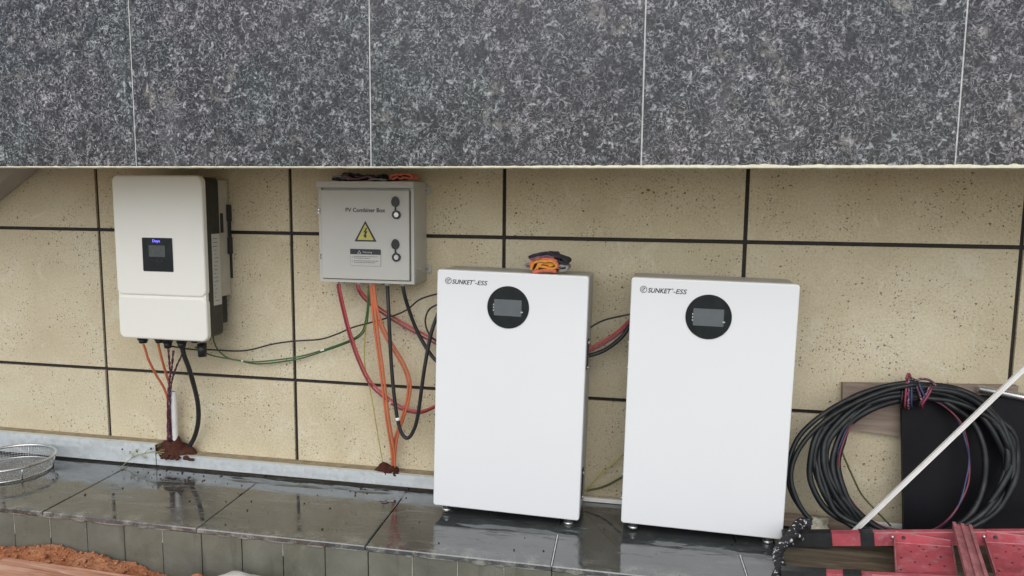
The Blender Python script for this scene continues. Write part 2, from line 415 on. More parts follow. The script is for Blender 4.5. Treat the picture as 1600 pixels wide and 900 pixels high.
# ------------------------------------------------------------------ mesh helpers
class MB:
    def __init__(self):
        self.v = []; self.f = []; self.smooth = []
    def add(self, vs, fs, smooth=False):
        o = len(self.v)
        self.v += [Vector(x) for x in vs]
        self.f += [tuple(i + o for i in f) for f in fs]
        self.smooth += [smooth] * len(fs)
        return self
    def box(self, a, b):
        x0, y0, z0 = a; x1, y1, z1 = b
        vs = [(x0, y0, z0), (x1, y0, z0), (x1, y1, z0), (x0, y1, z0), (x0, y0, z1), (x1, y0, z1), (x1, y1, z1), (x0, y1, z1)]
        return self.add(vs, [(0, 3, 2, 1), (4, 5, 6, 7), (0, 1, 5, 4), (1, 2, 6, 5), (2, 3, 7, 6), (3, 0, 4, 7)])
    def bevbox(self, a, b, r=0.003, seg=2):
        """box with rounded edges: rounded rectangle seen from the front, eased front and back rims"""
        return self.rrect(a[0], b[0], a[2], b[2], a[1], b[1], r, min(r, abs(b[1] - a[1]) * .45), seg)
    def rrect(self, x0, x1, z0, z1, yf, yb, r, e=0.0, seg=4, back_e=True):
        def loop(ins, y):
            rr = max(r - ins, 0.0004); out = []
            for cx, cz, a0 in ((x1 - ins - rr, z1 - ins - rr, 0), (x0 + ins + rr, z1 - ins - rr, 90), (x0 + ins + rr, z0 + ins + rr, 180), (x1 - ins - rr, z0 + ins + rr, 270)):
                for k in range(seg + 1):
                    t = R(a0 + 90 * k / seg)
                    out.append((cx + rr * math.cos(t), y, cz + rr * math.sin(t)))
            return out
        rings = []
        es = 3 if e > 0 else 0
        for k in range(es):
            t = k / es * math.pi / 2
            rings.append(loop(e * (1 - math.sin(t)), yf + e * (1 - math.cos(t))))
        rings.append(loop(0, yf + e))
        if back_e and e > 0:
            rings.append(loop(0, yb - e))
            for k in range(1, es + 1):
                t = k / es * math.pi / 2
                rings.append(loop(e * (1 - math.cos(t)), yb - e * (1 - math.sin(t))))
        else:
            rings.append(loop(0, yb))
        n = len(rings[0]); vs = [q for g in rings for q in g]; fs = []
        for i in range(len(rings) - 1):
            for k in range(n):
                k2 = (k + 1) % n
                fs.append((i * n + k, i * n + k2, (i + 1) * n + k2, (i + 1) * n + k))
        fs.append(tuple(range(n))[::-1])
        fs.append(tuple((len(rings) - 1) * n + k for k in range(n)))
        # front cap must face -Y
        return self.add(vs, fs)
    def tube(self, pts, r, n=10, caps=True, rfun=None):
        pts = [Vector(p_) for p_ in pts]
        T = []
        for i in range(len(pts)):
            a = pts[max(i - 1, 0)]; b_ = pts[min(i + 1, len(pts) - 1)]
            T.append((b_ - a).normalized())
        up = Vector((0, 1, 0)) if abs(T[0].y) < 0.9 else Vector((0, 0, 1))
        u = (up - T[0] * up.dot(T[0])).normalized()
        vs = []; fs = []
        for i, p_ in enumerate(pts):
            u = (u - T[i] * u.dot(T[i])).normalized(); w = T[i].cross(u)
            rr = rfun(i / (len(pts) - 1)) if rfun else r
            for k in range(n):
                t = 2 * math.pi * k / n
                vs.append(p_ + (u * math.cos(t) + w * math.sin(t)) * rr)
        for i in range(len(pts) - 1):
            for k in range(n):
                k2 = (k + 1) % n
                fs.append((i * n + k, i * n + k2, (i + 1) * n + k2, (i + 1) * n + k))
        self.add(vs, fs, True)
        if caps:
            o = len(self.v) - len(vs)
            self.f.append(tuple(o + k for k in range(n))[::-1]); self.smooth.append(False)
            o2 = o + (len(pts) - 1) * n
            self.f.append(tuple(o2 + k for k in range(n))); self.smooth.append(False)
        return self
    def cyl(self, a, b_, r0, r1=None, n=20):
        r1 = r0 if r1 is None else r1
        return self.tube([a, b_], r0, n, True, lambda t: r0 + (r1 - r0) * t)
    def beam(self, a, b_, w, h, up=Vector((0, 0, 1))):
        """rectangular bar from a to b_, w across, h along up (centred)"""
        a = Vector(a); b_ = Vector(b_); d = (b_ - a).normalized()
        s = d.cross(up).normalized(); u = s.cross(d).normalized()
        vs = []
        for p_ in (a, b_):
            for sx, sz in ((-1, -1), (1, -1), (1, 1), (-1, 1)):
                vs.append(p_ + s * (sx * w / 2) + u * (sz * h / 2))
        return self.add(vs, [(0, 1, 2, 3)[::-1], (4, 5, 6, 7), (0, 1, 5, 4), (1, 2, 6, 5), (2, 3, 7, 6), (3, 0, 4, 7)])
    def prism(self, poly, vec):
        """polygon (list of points) thickened by vec"""
        vec = Vector(vec); n = len(poly); vs = [Vector(p_) for p_ in poly] + [Vector(p_) + vec for p_ in poly]
        fs = [tuple(range(n)), tuple(range(n, 2 * n))[::-1]] + [(i, i + n, (i + 1) % n + n, (i + 1) % n) for i in range(n)]
        return self.add(vs, fs)
    def ball(self, c, rx, ry=None, rz=None, seg=12, rings=8, amp=0.0, fr=20.0):
        ry = ry or rx; rz = rz or rx; c = Vector(c); vs = []; fs = []
        for i in range(rings + 1):
            ph = math.pi * i / rings
            for k in range(seg):
                th = 2 * math.pi * k / seg
                d = Vector((math.sin(ph) * math.cos(th), math.sin(ph) * math.sin(th), math.cos(ph)))
                q = Vector((d.x * rx, d.y * ry, d.z * rz))
                if amp:
                    q *= 1 + amp * mnoise.noise((c + q) * fr)
                vs.append(c + q)
        for i in range(rings):
            for k in range(seg):
                k2 = (k + 1) % seg
                fs.append((i * seg + k, (i + 1) * seg + k, (i + 1) * seg + k2, i * seg + k2))
        return self.add(vs, fs, True)
    def ring(self, c, r0, r1, y0, y1, n=32):
        """flat ring facing -Y"""
        c = Vector(c); vs = []; fs = []
        for r_, y in ((r0, y0), (r1, y0), (r1, y1), (r0, y1)):
            for k in range(n):
                t = 2 * math.pi * k / n
                vs.append((c.x + r_ * math.cos(t), y, c.z + r_ * math.sin(t)))
        for j in range(4):
            for k in range(n):
                k2 = (k + 1) % n; j2 = (j + 1) % 4
                fs.append((j * n + k, j * n + k2, j2 * n + k2, j2 * n + k))
        return self.add(vs, fs)
    def ribbon(self, path, th, y0, y1, wav=0.0, ny=5):
        """folded cloth: a path in XZ with thickness, running back from y0 to y1"""
        n = len(path); vs = []; fs = []
        for j in range(ny):
            y = y0 + (y1 - y0) * j / (ny - 1)
            for side in (1, -1):
                for i, (x, z) in enumerate(path):
                    a = path[max(i - 1, 0)]; b_ = path[min(i + 1, n - 1)]
                    dx, dz = b_[0] - a[0], b_[1] - a[1]; l = math.hypot(dx, dz) or 1
                    q = mnoise.noise(Vector((x * 60, y * 30, z * 60))) * wav
                    vs.append((x - dz / l * th / 2 * side + q, y + q, z + dx / l * th / 2 * side + q))
        m = 2 * n
        for j in range(ny - 1):
            for i in range(n - 1):
                a = j * m + i
                fs.append((a, a + 1, a + 1 + m, a + m))
                a = j * m + n + i
                fs.append((a, a + m, a + 1 + m, a + 1))
            fs.append((j * m, j * m + m, j * m + n + m, j * m + n))
            fs.append((j * m + n - 1, j * m + 2 * n - 1, j * m + m + 2 * n - 1, j * m + m + n - 1))
        for i in range(n - 1):
            fs.append((i, n + i, n + i + 1, i + 1))
            o = (ny - 1) * m
            fs.append((o + i, o + i + 1, o + n + i + 1, o + n + i))
        return self.add(vs, fs, True)
    def build(self, name, mat, parent=None, local=False):
        org = Vector((0, 0, 0))
        if parent is not None and not local:
            q = parent
            while q is not None:
                org += q.location; q = q.parent
        me = bpy.data.meshes.new(name)
        me.from_pydata([tuple(x - org) for x in self.v], [], self.f)
        me.materials.append(mat)
        for p_, s in zip(me.polygons, self.smooth):
            p_.use_smooth = s
        bm = bmesh.new(); bm.from_mesh(me)
        bmesh.ops.recalc_face_normals(bm, faces=bm.faces)
        bm.to_mesh(me); bm.free()
        me.update()
        o = bpy.data.objects.new(name, me)
        C.objects.link(o)
        o.parent = parent
        return o

def smooth_path(pts, n=8):
    pts = [Vector(p_) for p_ in pts]
    P = [pts[0] * 2 - pts[1]] + pts + [pts[-1] * 2 - pts[-2]]
    out = []
    for i in range(1, len(P) - 2):
        a, b_, c, d = P[i - 1], P[i], P[i + 1], P[i + 2]
        for k in range(n):
            t = k / n
            out.append(0.5 * ((2 * b_) + (c - a) * t + (2 * a - 5 * b_ + 4 * c - d) * t * t + (3 * b_ - a - 3 * c + d) * t ** 3))
    out.append(pts[-1])
    return out

def tag(o, label=None, cat=None, group=None, kind=None):
    if label: o['label'] = label
    if cat: o['category'] = cat
    if group: o['group'] = group
    if kind: o['kind'] = kind
    return o
def empty(name, loc, label, cat, group=None, rot=(0, 0, 0)):
    o = bpy.data.objects.new(name, None)
    o.empty_display_size = 0.1
    o.location = loc; o.rotation_euler = rot
    C.objects.link(o)
    return tag(o, label, cat, group)
def text_mb(body, size, shear=0.0, offset=0.0, extrude=0.0004, squash=1.0, align='LEFT', width=None):
    cu = bpy.data.curves.new('lettering', 'FONT')
    cu.body = body; cu.size = size; cu.shear = shear; cu.offset = offset; cu.extrude = extrude
    cu.align_x = align; cu.resolution_u = 3
    ob = bpy.data.objects.new('lettering', cu)
    C.objects.link(ob)
    dg = bpy.context.evaluated_depsgraph_get(); dg.update()
    me = bpy.data.meshes.new_from_object(ob.evaluated_get(dg))
    mb = MB()
    mb.add([(v.co.x * squash, -v.co.z, v.co.y) for v in me.vertices], [tuple(p_.vertices) for p_ in me.polygons])
    if width:
        xs = [v.x for v in mb.v]; k = width / (max(xs) - min(xs)); x0 = min(xs)
        for v in mb.v: v.x = (v.x - x0) * k
    bpy.data.objects.remove(ob); bpy.data.curves.remove(cu); bpy.data.meshes.remove(me)
    return mb
def shifted(mb, d):
    d = Vector(d)
    mb.v = [x + d for x in mb.v]
    return mb

# ================================================================== THE SETTING
# ---- ground: red clay yard running out to the horizon
g = MB()
gx = [-120, -40, -12, -4, -1.5, 0.0, 1.2, 2.4, 4, 8, 16, 44, 124]
gy = [-120, -40, -14, -6, -3, -1.8, -0.62, 0.05]
for j, y in enumerate(gy):
    for x in gx:
        g.v.append(Vector((x, y, -0.26 + 0.02 * mnoise.noise(Vector((x * .7, y * .7, 0))) - (0.3 if y < -5 else 0))))
for j in range(len(gy) - 1):
    for i in range(len(gx) - 1):
        a = j * len(gx) + i
        g.f.append((a, a + 1, a + 1 + len(gx), a + len(gx))); g.smooth.append(True)
tag(g.build('ground', M_YARD), kind='structure')

# ---- raised tiled step in front of the wall
step = MB().box((-2.2, -0.560, -0.30), (5.2, 0.06, -0.014)).build('tiled_step', M_GREYGROUT)
tag(step, kind='structure')
FT = [-1.10, -0.465, 0.172, 0.806, 1.440, 2.074, 2.686, 3.32, 3.95, 4.58]
for i in range(len(FT) - 1):
    w = FT[i + 1] - FT[i] - 0.004
    mb = MB()
    k = 0.014                                       # the joints run slightly askew, as laid
    cx = (FT[i] + FT[i + 1]) / 2
    tilt = random.uniform(-.0012, .0012)
    x0, x1 = -w / 2, w / 2
    yb, yf = 0.012, -0.582
    e = 0.003
    def P3(x, y, z): return (x - k * (y + .3) / .3, y, z)
    top = [P3(x0 + e, yf + e, tilt), P3(x1 - e, yf + e, -tilt), P3(x1 - e, yb - e, -tilt), P3(x0 + e, yb - e, tilt)]
    rim = [P3(x0, yf, tilt - e), P3(x1, yf, -tilt - e), P3(x1, yb, -tilt - e), P3(x0, yb, tilt - e)]
    bot = [(a, b_, -0.016) for a, b_, c in rim]
    mb.add(top + rim + bot, [(0, 1, 2, 3)] + [(q, q + 4, (q + 1) % 4 + 4, (q + 1) % 4) for q in range(4)] + [(q + 4, q + 8, (q + 1) % 4 + 8, (q + 1) % 4 + 4) for q in range(4)] + [(11, 10, 9, 8)])
    t = mb.build('floor_tile', M_SLATE)
    t.parent = step
    t.location = (cx, 0, 0)
# thin white grout left standing in two of the joints
for i in (5, 6):
    c0 = FT[i]
    gm = MB().prism([(c0 - .0016 - .014 * -.93, -0.58, -0.002), (c0 + .0016 - .014 * -.93, -0.58, -0.002), (c0 + .0016 + .014 * .0, -0.30, -0.002), (c0 - .0016 + .014 * .0, -0.30, -0.002)], (0, 0, 0.0025))
    gm.build('grout_line', M_GROUT, step)
# riser tiles, 157 mm pitch
rt = None
for i in range(-8, 28):
    xc = 0.052 + 0.1566 * i + 0.0783
    if rt is None:
        rt = MB().bevbox((-0.0768, -0.577, -0.235), (0.0768, -0.557, -0.019), 0.0025, 2).build('riser_tile', M_RISER)
        o = rt
    else:
        o = rt.copy(); C.objects.link(o)
    o.parent = step
    o.location = (xc, random.uniform(-.0015, .0015), random.uniform(-.002, .0))
# pale grout filling some riser joints, the others stay open and dark
for i in range(-4, 26):
    if i % 5 == 3 or random.random() < .3:
        continue
    x = 0.052 + 0.1566 * i
    zb = random.choice((-0.19, -0.10, -0.07))
    MB().box((x - .0013, -0.5768, zb), (x + .0013, -0.560, -0.02)).build('riser_grout', M_RGROUT, step)
# mortar smears along the tile edge
mb = MB()
x = -1.0
while x < 4.6:
    l = random.uniform(.03, .16)
    h = random.uniform(.003, .008)
    if random.random() < .75:
        mb.ball((x + l / 2, -0.578, -0.018), l / 2, .004, h, 10, 6, .3, 60)
    x += l * random.uniform(.8, 1.6)
mb.build('mortar_smear', M_GREYGROUT, step)['kind'] = 'stuff'

# ---- tiled wall
wall = MB().box((-2.2, 0.006, -0.30), (5.2, 0.30, 2.6)).build('tiled_wall', M_JOINT)
tag(wall, 'beige pitted stone tile wall with black joints behind the white units', 'wall')
WX = [-1.50, -0.600, -0.003, 0.906, 1.801, 2.699, 3.604, 4.51]
WZ = [-0.22, 0.402, 1.020, 1.640]
for i in range(len(WX) - 1):
    for j in range(len(WZ) - 1):
        jw = 0.0072
        mb = MB().bevbox((WX[i] + jw, -0.004 + random.uniform(-.0008, .0008), max(WZ[j] + jw, 0.0)), (WX[i + 1] - jw, 0.012, WZ[j + 1] - jw), 0.0018, 2)
        mb.build('wall_tile', M_TILE, wall)

# ---- granite fascia of the storey above, overhanging by 0.6 m
FY = -0.58
FZ = at(800, 261.5, FY).z
fas = MB().box((-2.2, FY + .030, FZ + .054), (5.2, 0.0, 2.9)).build('granite_fascia', M_SOFFIT)
tag(fas, 'dark speckled granite fascia of the overhang above the beige wall', 'fascia')
gw = (at(1492, 263, FY).x - at(213, 256, FY).x) / 3
GX = [at(213, 256, FY).x + gw * (k - 3) for k in range(9)]
for i in range(len(GX) - 1):
    mb = MB().bevbox((GX[i] + .0022, FY - .002, FZ), (GX[i + 1] - .0022, FY + .026, 2.85), 0.0012, 2)
    mb.build('granite_panel', M_GRANITE, fas)
MB().box((-2.14, FY + .0005, FZ + .0015), (5.0, FY + .0265, 2.84)).build('white_joint', M_GROUT, fas)
mb = MB()
n = 900
vs = []; fs = []
for i in range(n + 1):
    x = -1.5 + 6.3 * i / n
    t = mnoise.noise(Vector((x * 14, 3.1, 0))) * .5 + mnoise.noise(Vector((x * 55, 1.1, 0))) * .5
    thick = .0035 + .0065 * max(0, min(1, (x - 1.7) / .7))
    up = max(0.0012, thick * (0.9 + 0.9 * t))
    dn = max(0.0008, .0025 + .002 * mnoise.noise(Vector((x * 30, 9, 0))))
    vs += [(x, FY - .0045, FZ + up * .8), (x, FY - .0065, FZ - dn * .3), (x, FY, FZ - dn - .001), (x, FY + .026, FZ - dn)]
for i in range(n):
    for k in range(3):
        a = i * 4 + k
        fs.append((a, a + 4, a + 5, a + 1))
mb.add(vs, fs, False)
mb.build('mortar_bead', M_MORTAR, fas)

# ---- sloping beam end at the far left under the overhang
a = at(44, 250, -0.12); b_ = at(-30, 310, -0.12)
d = (b_ - a).normalized(); nrm = Vector((d.z, 0, -d.x))
if nrm.z < 0: nrm = -nrm
a = a - d * 0.10; b_ = b_ + d * 0.9
mb = MB().prism([a, b_, b_ + nrm * 0.16, a + nrm * 0.16], (0, 0.11, 0))
tag(mb.build('sloping_beam', M_CONC), 'pale sloping concrete beam under the granite at the far left', 'beam')

# ================================================================== METAL RAILS AT THE WALL FOOT
XS = at(243, 705, -0.08).x
rail = empty('steel_rail', (-0.6, -0.04, 0), 'tall galvanised steel rail with drilled holes behind the round sieve', 'rail')
mb = MB()
mb.box((-1.3, -0.0815, 0.010), (XS, -0.079, 0.100)).box((-1.3, -0.079, 0.0975), (XS, -0.058, 0.100)).box((-1.3, -0.079, 0.010), (XS, -0.05, 0.0125))
mb.build('web', M_GALV, rail)
for hx, hy in ((191, 702), (203, 706.5), (214, 705.5), (196, 694), (204, 695.5)):
    p_ = at(hx, hy, -0.082)
    MB().cyl((p_.x, -0.0822, p_.z), (p_.x, -0.0805, p_.z), 0.0042 if hy > 700 else .003, None, 12).build('bolt_hole', M_BLACK if hy > 700 else M_PVC, rail)
MB().bevbox((-1.3, -0.060, 0.0), (XS, -0.003, 0.0965), .003).build('silt_fill', M_SILT, rail)
rail2 = empty('steel_rail', (0.9, -0.04, 0), 'low pale galvanised steel rail running up to the left white battery cabinet', 'rail')
mb = MB()
mb.box((XS + .004, -0.0812, 0.011), (2.02, -0.079, 0.060)).box((XS + .004, -0.079, 0.0575), (2.02, -0.062, 0.060))
mb.build('web', M_GALV, rail2)
MB().bevbox((XS + .001, -0.064, 0.0), (2.02, -0.003, 0.0570), .003).build('silt_fill', M_SILT, rail2)
tag(MB().bevbox((2.10, -0.045, 0.001), (3.30, -0.028, 0.016), .002).build('white_trim', M_PVC), 'thin white trim strip along the wall foot behind the right battery cabinet', 'trim')

# ================================================================== INVERTER
YF = -0.245
tl = at(173, 272, YF); br = at(327, 532, YF)
IX0, IX1, IZ0, IZ1 = 0.271, 0.666, 0.598, 1.247
seam = at(250, 463, YF).z
inv = empty('inverter', ((IX0 + IX1) / 2, -0.12, IZ0), 'white wall-mounted inverter box with small dark display and black sides', 'inverter')
# upper shell and lower flap are separate mouldings with a seam
up = MB().rrect(IX0, IX1, seam + .0016, IZ1, YF, YF + 0.024, 0.026, 0.008, 6, False)
up.build('cover', M_CREAM, inv)
MB().rrect(IX0, IX1, IZ0, seam - .0016, YF + .001, YF + 0.024, 0.026, 0.008, 6, False).build('lower_cover', M_CREAM, inv)
# fills the rounded inner corners at the seam so that only a thin line shows
MB().box((IX0 + .0035, YF + .006, seam - .03), (IX1 - .0035, YF + .0235, seam + .03)).build('seam_flange', M_CREAM, inv)
MB().rrect(IX0 + .010, IX1 - .006, IZ0 + .010, IZ1 - .004, YF + 0.0238, -0.125, 0.020, 0.004, 4).build('body', M_BLACK, inv)
hs = MB()
for k in range(14):
    x = IX0 + .03 + k * (IX1 - IX0 - .08) / 13
    hs.box((x, -0.127, IZ0 + .06), (x + .004, -0.045, IZ1 - .03))
hs.build('heat_sink', M_BLACK, inv)['kind'] = 'stuff'
MB().bevbox((IX0 + .03, -0.125, IZ0 + .16), (IX1 - .036, -0.012, IZ1 - .012), .004).build('rear_housing', M_BRACKET, inv)
MB().bevbox((IX0 + .025, -0.12, IZ0 + .045), (IX1 - .045, -0.03, IZ0 + .158), .004).build('fan_box', M_BLACK, inv)
mb = MB()
mb.bevbox((IX1 - .0362, -0.075, 1.02), (IX1 - .034, -0.055, 1.10), .0008)
mb.build('side_slot', M_BLACK, inv)
mb = MB().bevbox((IX0 + .02, -0.012, IZ0 + .23), (IX1 - .03, -0.004, IZ1 - .12), .002)
mb.build('wall_bracket', M_BLACK, inv)
for z in (1.10, 0.965):
    MB().bevbox((IX1 - .036, -0.03, z - .035), (IX1 - .024, -0.008, z + .035), .002).build('bracket_clip', M_BLACK, inv)
MB().bevbox((IX1 - .034, -0.026, 1.0), (IX1 - .029, -0.014, 1.065), .001).build('clip_bar', M_BLACK, inv)
st = MB().box((IX1 - .0062, -0.185, 0.735), (IX1 - .0052, -0.130, 1.02)).build('rating_sticker', M_STICKER, inv)
mb = MB()
for k in range(17):
    z = 1.0 - k * .0155
    w = random.uniform(.006, .03)
    o_ = random.uniform(0, .012)
    mb.box((IX1 - .0052, -0.179 + o_, z), (IX1 - .0048, -0.179 + o_ + w, z + .003))
mb.build('print', M_INKGREY, st)['kind'] = 'stuff'
# display panel
p0 = at(221, 371, YF); p1 = at(272.5, 425, YF)
dp = MB().rrect(p0.x + .003, p1.x - .003, p1.z, p0.z, YF - .003, YF + .004, 0.004, 0.0015, 4).build('display_panel', M_GLOSSBLACK, inv)
q0 = at(233, 383, YF); q1 = at(259, 401.5, YF)
sc_ = MB().rrect(q0.x, q1.x, q1.z, q0.z, YF - .0036, YF - .001, 0.001, 0, 2).build('screen', M_LCD, dp)
tp = at(245, 378.3, YF)
shifted(text_mb('Deye', 0.0145, 0, 0.0003, .0003, 1.1, 'CENTER'), (tp.x, YF - .0042, tp.z)).build('lettering', M_BLUE, dp)
for k in range(3):
    MB().cyl((tp.x - .02 + .02 * k, YF - .0034, at(245, 407, YF).z), (tp.x - .02 + .02 * k, YF - .0028, at(245, 407, YF).z), .003, None, 10).build('indicator', M_BLACK, dp)
# glands and dongle below
for (px, py, r_, l) in ((223.5, 531, .021, .035), (262, 533, .019, .05), (284, 533, .020, .045), (249, 531, .020, .030), (304, 531, .017, .022)):
    p_ = at(px, py, -0.16)
    mb = MB().cyl((p_.x, -0.16, IZ0 + .015), (p_.x, -0.16, IZ0 - l * .55), r_ * 1.05, None, 12).cyl((p_.x, -0.16, IZ0 - l * .5), (p_.x, -0.16, IZ0 - l), r_ * .92, r_ * .72, 12)
    mb.build('cable_gland', M_BLACK, inv)
MB().bevbox((IX0 + .12, -0.19, IZ0 - .012), (IX1 - .06, -0.13, IZ0 + .014), .003).build('gland_plate', M_BLACK, inv)
p_ = at(316, 550, -0.14)
MB().cyl((p_.x, -0.14, IZ0 - .030), (p_.x, -0.14, IZ0 - .082), .0185, .017, 18).cyl((p_.x, -0.14, IZ0 - .028), (p_.x, -0.14, IZ0 + .02), .009, None, 12).build('data_stick', M_BLACK, inv)
MB().cyl((p_.x, -0.14, IZ0 - .014), (p_.x, -0.14, IZ0 - .026), .012, None, 12).build('metal_collar', M_SILVER, inv)

# ================================================================== COMBINER BOX
YC = -0.152
CX0, CX1, CZ0, CZ1 = 1.102, 1.488, 0.842, 1.229
cb = empty('combiner_box', ((CX0 + CX1) / 2, -0.09, CZ0), 'light grey steel combiner box with yellow warning triangle and two locks', 'electrical box')
MB().rrect(CX0, CX1, CZ0, CZ1 - .004, YC + .0115, -0.006, .004, .002, 3).build('housing', M_CABGREY, cb)
mb = MB()
mb.rrect(CX0 - .003, CX1 + .001, CZ1 - .024, CZ1, YC - .014, -0.02, .002, .001, 2)
mb.build('rain_lip', M_CABGREY, cb)
mb = MB()
mb.box((CX0 + .001, YC - .002, CZ0 + .001), (CX0 + .012, YC + .013, CZ1 - .024))
mb.box((CX1 - .013, YC - .002, CZ0 + .001), (CX1 - .001, YC + .013, CZ1 - .024))
mb.box((CX0 + .012, YC - .002, CZ0 + .001), (CX1 - .013, YC + .013, CZ0 + .012))
mb.build('front_frame', M_CABGREY, cb)
DX0, DX1, DZ0, DZ1 = CX0 + .0155, CX1 - .0175, CZ0 + .0155, CZ1 - .033
door = MB().rrect(DX0, DX1, DZ0, DZ1, YC - .012, YC + .010, .003, .002, 3).build('door', M_CABGREY, cb)
YD = YC - .0125
for hy in (330, 400):
    for dz in (-.004, .004):
        p_ = at(500, hy, YC)
        MB().cyl((CX0 + .004, YC - .0095, p_.z + dz * 1.4), (CX0 + .004, YC - .002, p_.z + dz * 1.4), .0036, None, 10).build('hinge_pin', M_SILVER, cb)
tp = at(540, 331, YD)
shifted(text_mb('PV Combiner Box', 0.0225, 0.0, 0.0003, .0003, width=at(602, 331, YD).x - tp.x), (tp.x, YD - .0002, tp.z)).build('lettering', M_INK, door)
# locks with rubber caps
for cy_ in (315, 381.5):
    c0 = at(617.5, cy_, YD - .004); c1 = at(619, cy_ + 20.5, YD - .004)
    cap = []
    for k in range(24):
        t = 2 * math.pi * k / 24
        cap.append((c0.x + .0155 * math.cos(t) * (1 - .12 * math.sin(t)), YD - .006, c0.z + .0195 * math.sin(t)))
    lk = MB().prism(cap, (0, .005, 0)).box((c0.x - .003, YD - .004, c1.z + .010), (c0.x + .003, YD - .001, c0.z - .016)).build('lock_cap', M_BLACK, door)
    MB().ring((c1.x, 0, c1.z), .0095, .0165, YD - .006, YD, 24).build('lock_ring', M_BLACK, lk)
    MB().cyl((c1.x, YD - .004, c1.z), (c1.x, YD, c1.z), .0096, None, 20).box((c1.x - .0015, YD - .0052, c1.z - .006), (c1.x + .0015, YD - .003, c1.z + .006)).build('lock_barrel', M_SILVER, lk)
# warning triangle
def tri(cx, cz, hw, h, y):
    return [(cx - hw, y, cz), (cx + hw, y, cz), (cx, y, cz + h)]
t0 = at(554, 377, YD); t1 = at(588.5, 377.5, YD); t2 = at(571, 345, YD)
cx = (t0.x + t1.x) / 2; hw = (t1.x - t0.x) / 2; h = t2.z - t0.z
wt = MB().prism(tri(cx, t0.z, hw, h, YD - .0006), (0, .0006, 0)).build('warning_triangle', M_INK, door)
MB().prism(tri(cx, t0.z + .006, hw - .0115, h - .0175, YD - .0011), (0, .0006, 0)).build('yellow_field', M_YELLOW, wt)
bz = t0.z + .012
bolt = [(.003, .042), (-.009, .022), (-.001, .025), (-.006, .012), (-.0095, .012), (.000, .0), (.0065, .0125), (.002, .0125), (.010, .031), (.001, .027), (.009, .042)]
MB().prism([(cx + x * .95, YD - .0016, bz + z * .95) for x, z in bolt], (0, .0006, 0)).build('lightning_bolt', M_INK, wt)
# notice plate
n0 = at(547, 388.5, YD); n1 = at(595.5, 416.5, YD)
pl = MB().rrect(n0.x, n1.x, n1.z, n0.z, YD - .0006, YD, .004, 0, 4).build('notice_plate', M_INKGREY, door)
MB().rrect(n0.x + .0012, n1.x - .0012, n1.z + .0012, n0.z - .0012, YD - .0010, YD, .003, 0, 4).build('plate_face', M_STICKER, pl)
MB().rrect(n0.x + .0012, n1.x - .0012, n0.z - .021, n0.z - .0012, YD - .0014, YD, .002, 0, 3).build('header_band', M_INK, pl)
w3 = MB()
wx, wz = n0.x + .038, n0.z - .018
for a_, b2 in (((-.007, 0), (.007, 0)), ((.007, 0), (0, .012)), ((0, .012), (-.007, 0))):
    w3.beam((wx + a_[0], YD - .0018, wz + a_[1]), (wx + b2[0], YD - .0018, wz + b2[1]), .0006, .0016, Vector((0, 1, 0)).cross(Vector((b2[0] - a_[0], 0, b2[1] - a_[1]))).normalized())
w3.build('hazard_symbol', M_STICKER, pl)
shifted(text_mb('Warning', 0.011, 0, 0, .0002), (n0.x + .051, YD - .0017, n0.z - .0155)).build('lettering', M_STICKER, pl)
mb = MB()
for r0_ in (0, 1):
    zz = n0.z - .0315 - r0_ * .0165
    mb.cyl((n0.x + .0085, YD - .0014, zz), (n0.x + .0085, YD - .0009, zz), .0024, None, 8)
    for ln in range(2):
        x = n0.x + .015
        xe = n1.x - (.012 if ln == 0 else .045 - .02 * r0_)
        while x < xe:
            w = random.uniform(.003, .009)
            mb.box((x, YD - .0013, zz + .001 - ln * .0062), (min(x + w, xe), YD - .0009, zz + .0038 - ln * .0062))
            x += w + .0014
mb.build('print', M_INKGREY, pl)['kind'] = 'stuff'
# mounting ears and screws on the right side
for ey, yy in ((298, 0), (420, 1)):
    p_ = at(667, ey, -0.01)
    ear = MB().bevbox((CX1 - .01, -0.012, p_.z - .016), (CX1 + .022, -0.006, p_.z + .016), .002).build('mounting_ear', M_CABGREY, cb)
    MB().cyl((p_.x, -0.017, p_.z), (p_.x, -0.011, p_.z), .0075, .006, 14).build('screw', M_SILVER, ear)
    MB().cyl((p_.x, -0.0178, p_.z), (p_.x, -0.0168, p_.z), .0026, None, 8).build('screw_slot', M_BLACK, ear)
p_ = at(655.5, 420, -0.10)
MB().cyl((CX1 - .002, -0.10, p_.z), (CX1 + .003, -0.10, p_.z), .006, None, 12).build('side_bolt', M_SILVER, cb)
for px in (535, 562, 581, 606, 630):
    p_ = at(px, 446, -0.12)
    MB().cyl((p_.x, -0.12, CZ0 - .010), (p_.x, -0.12, CZ0 + .004), .011, None, 12).build('cable_gland', M_CABGREY, cb)

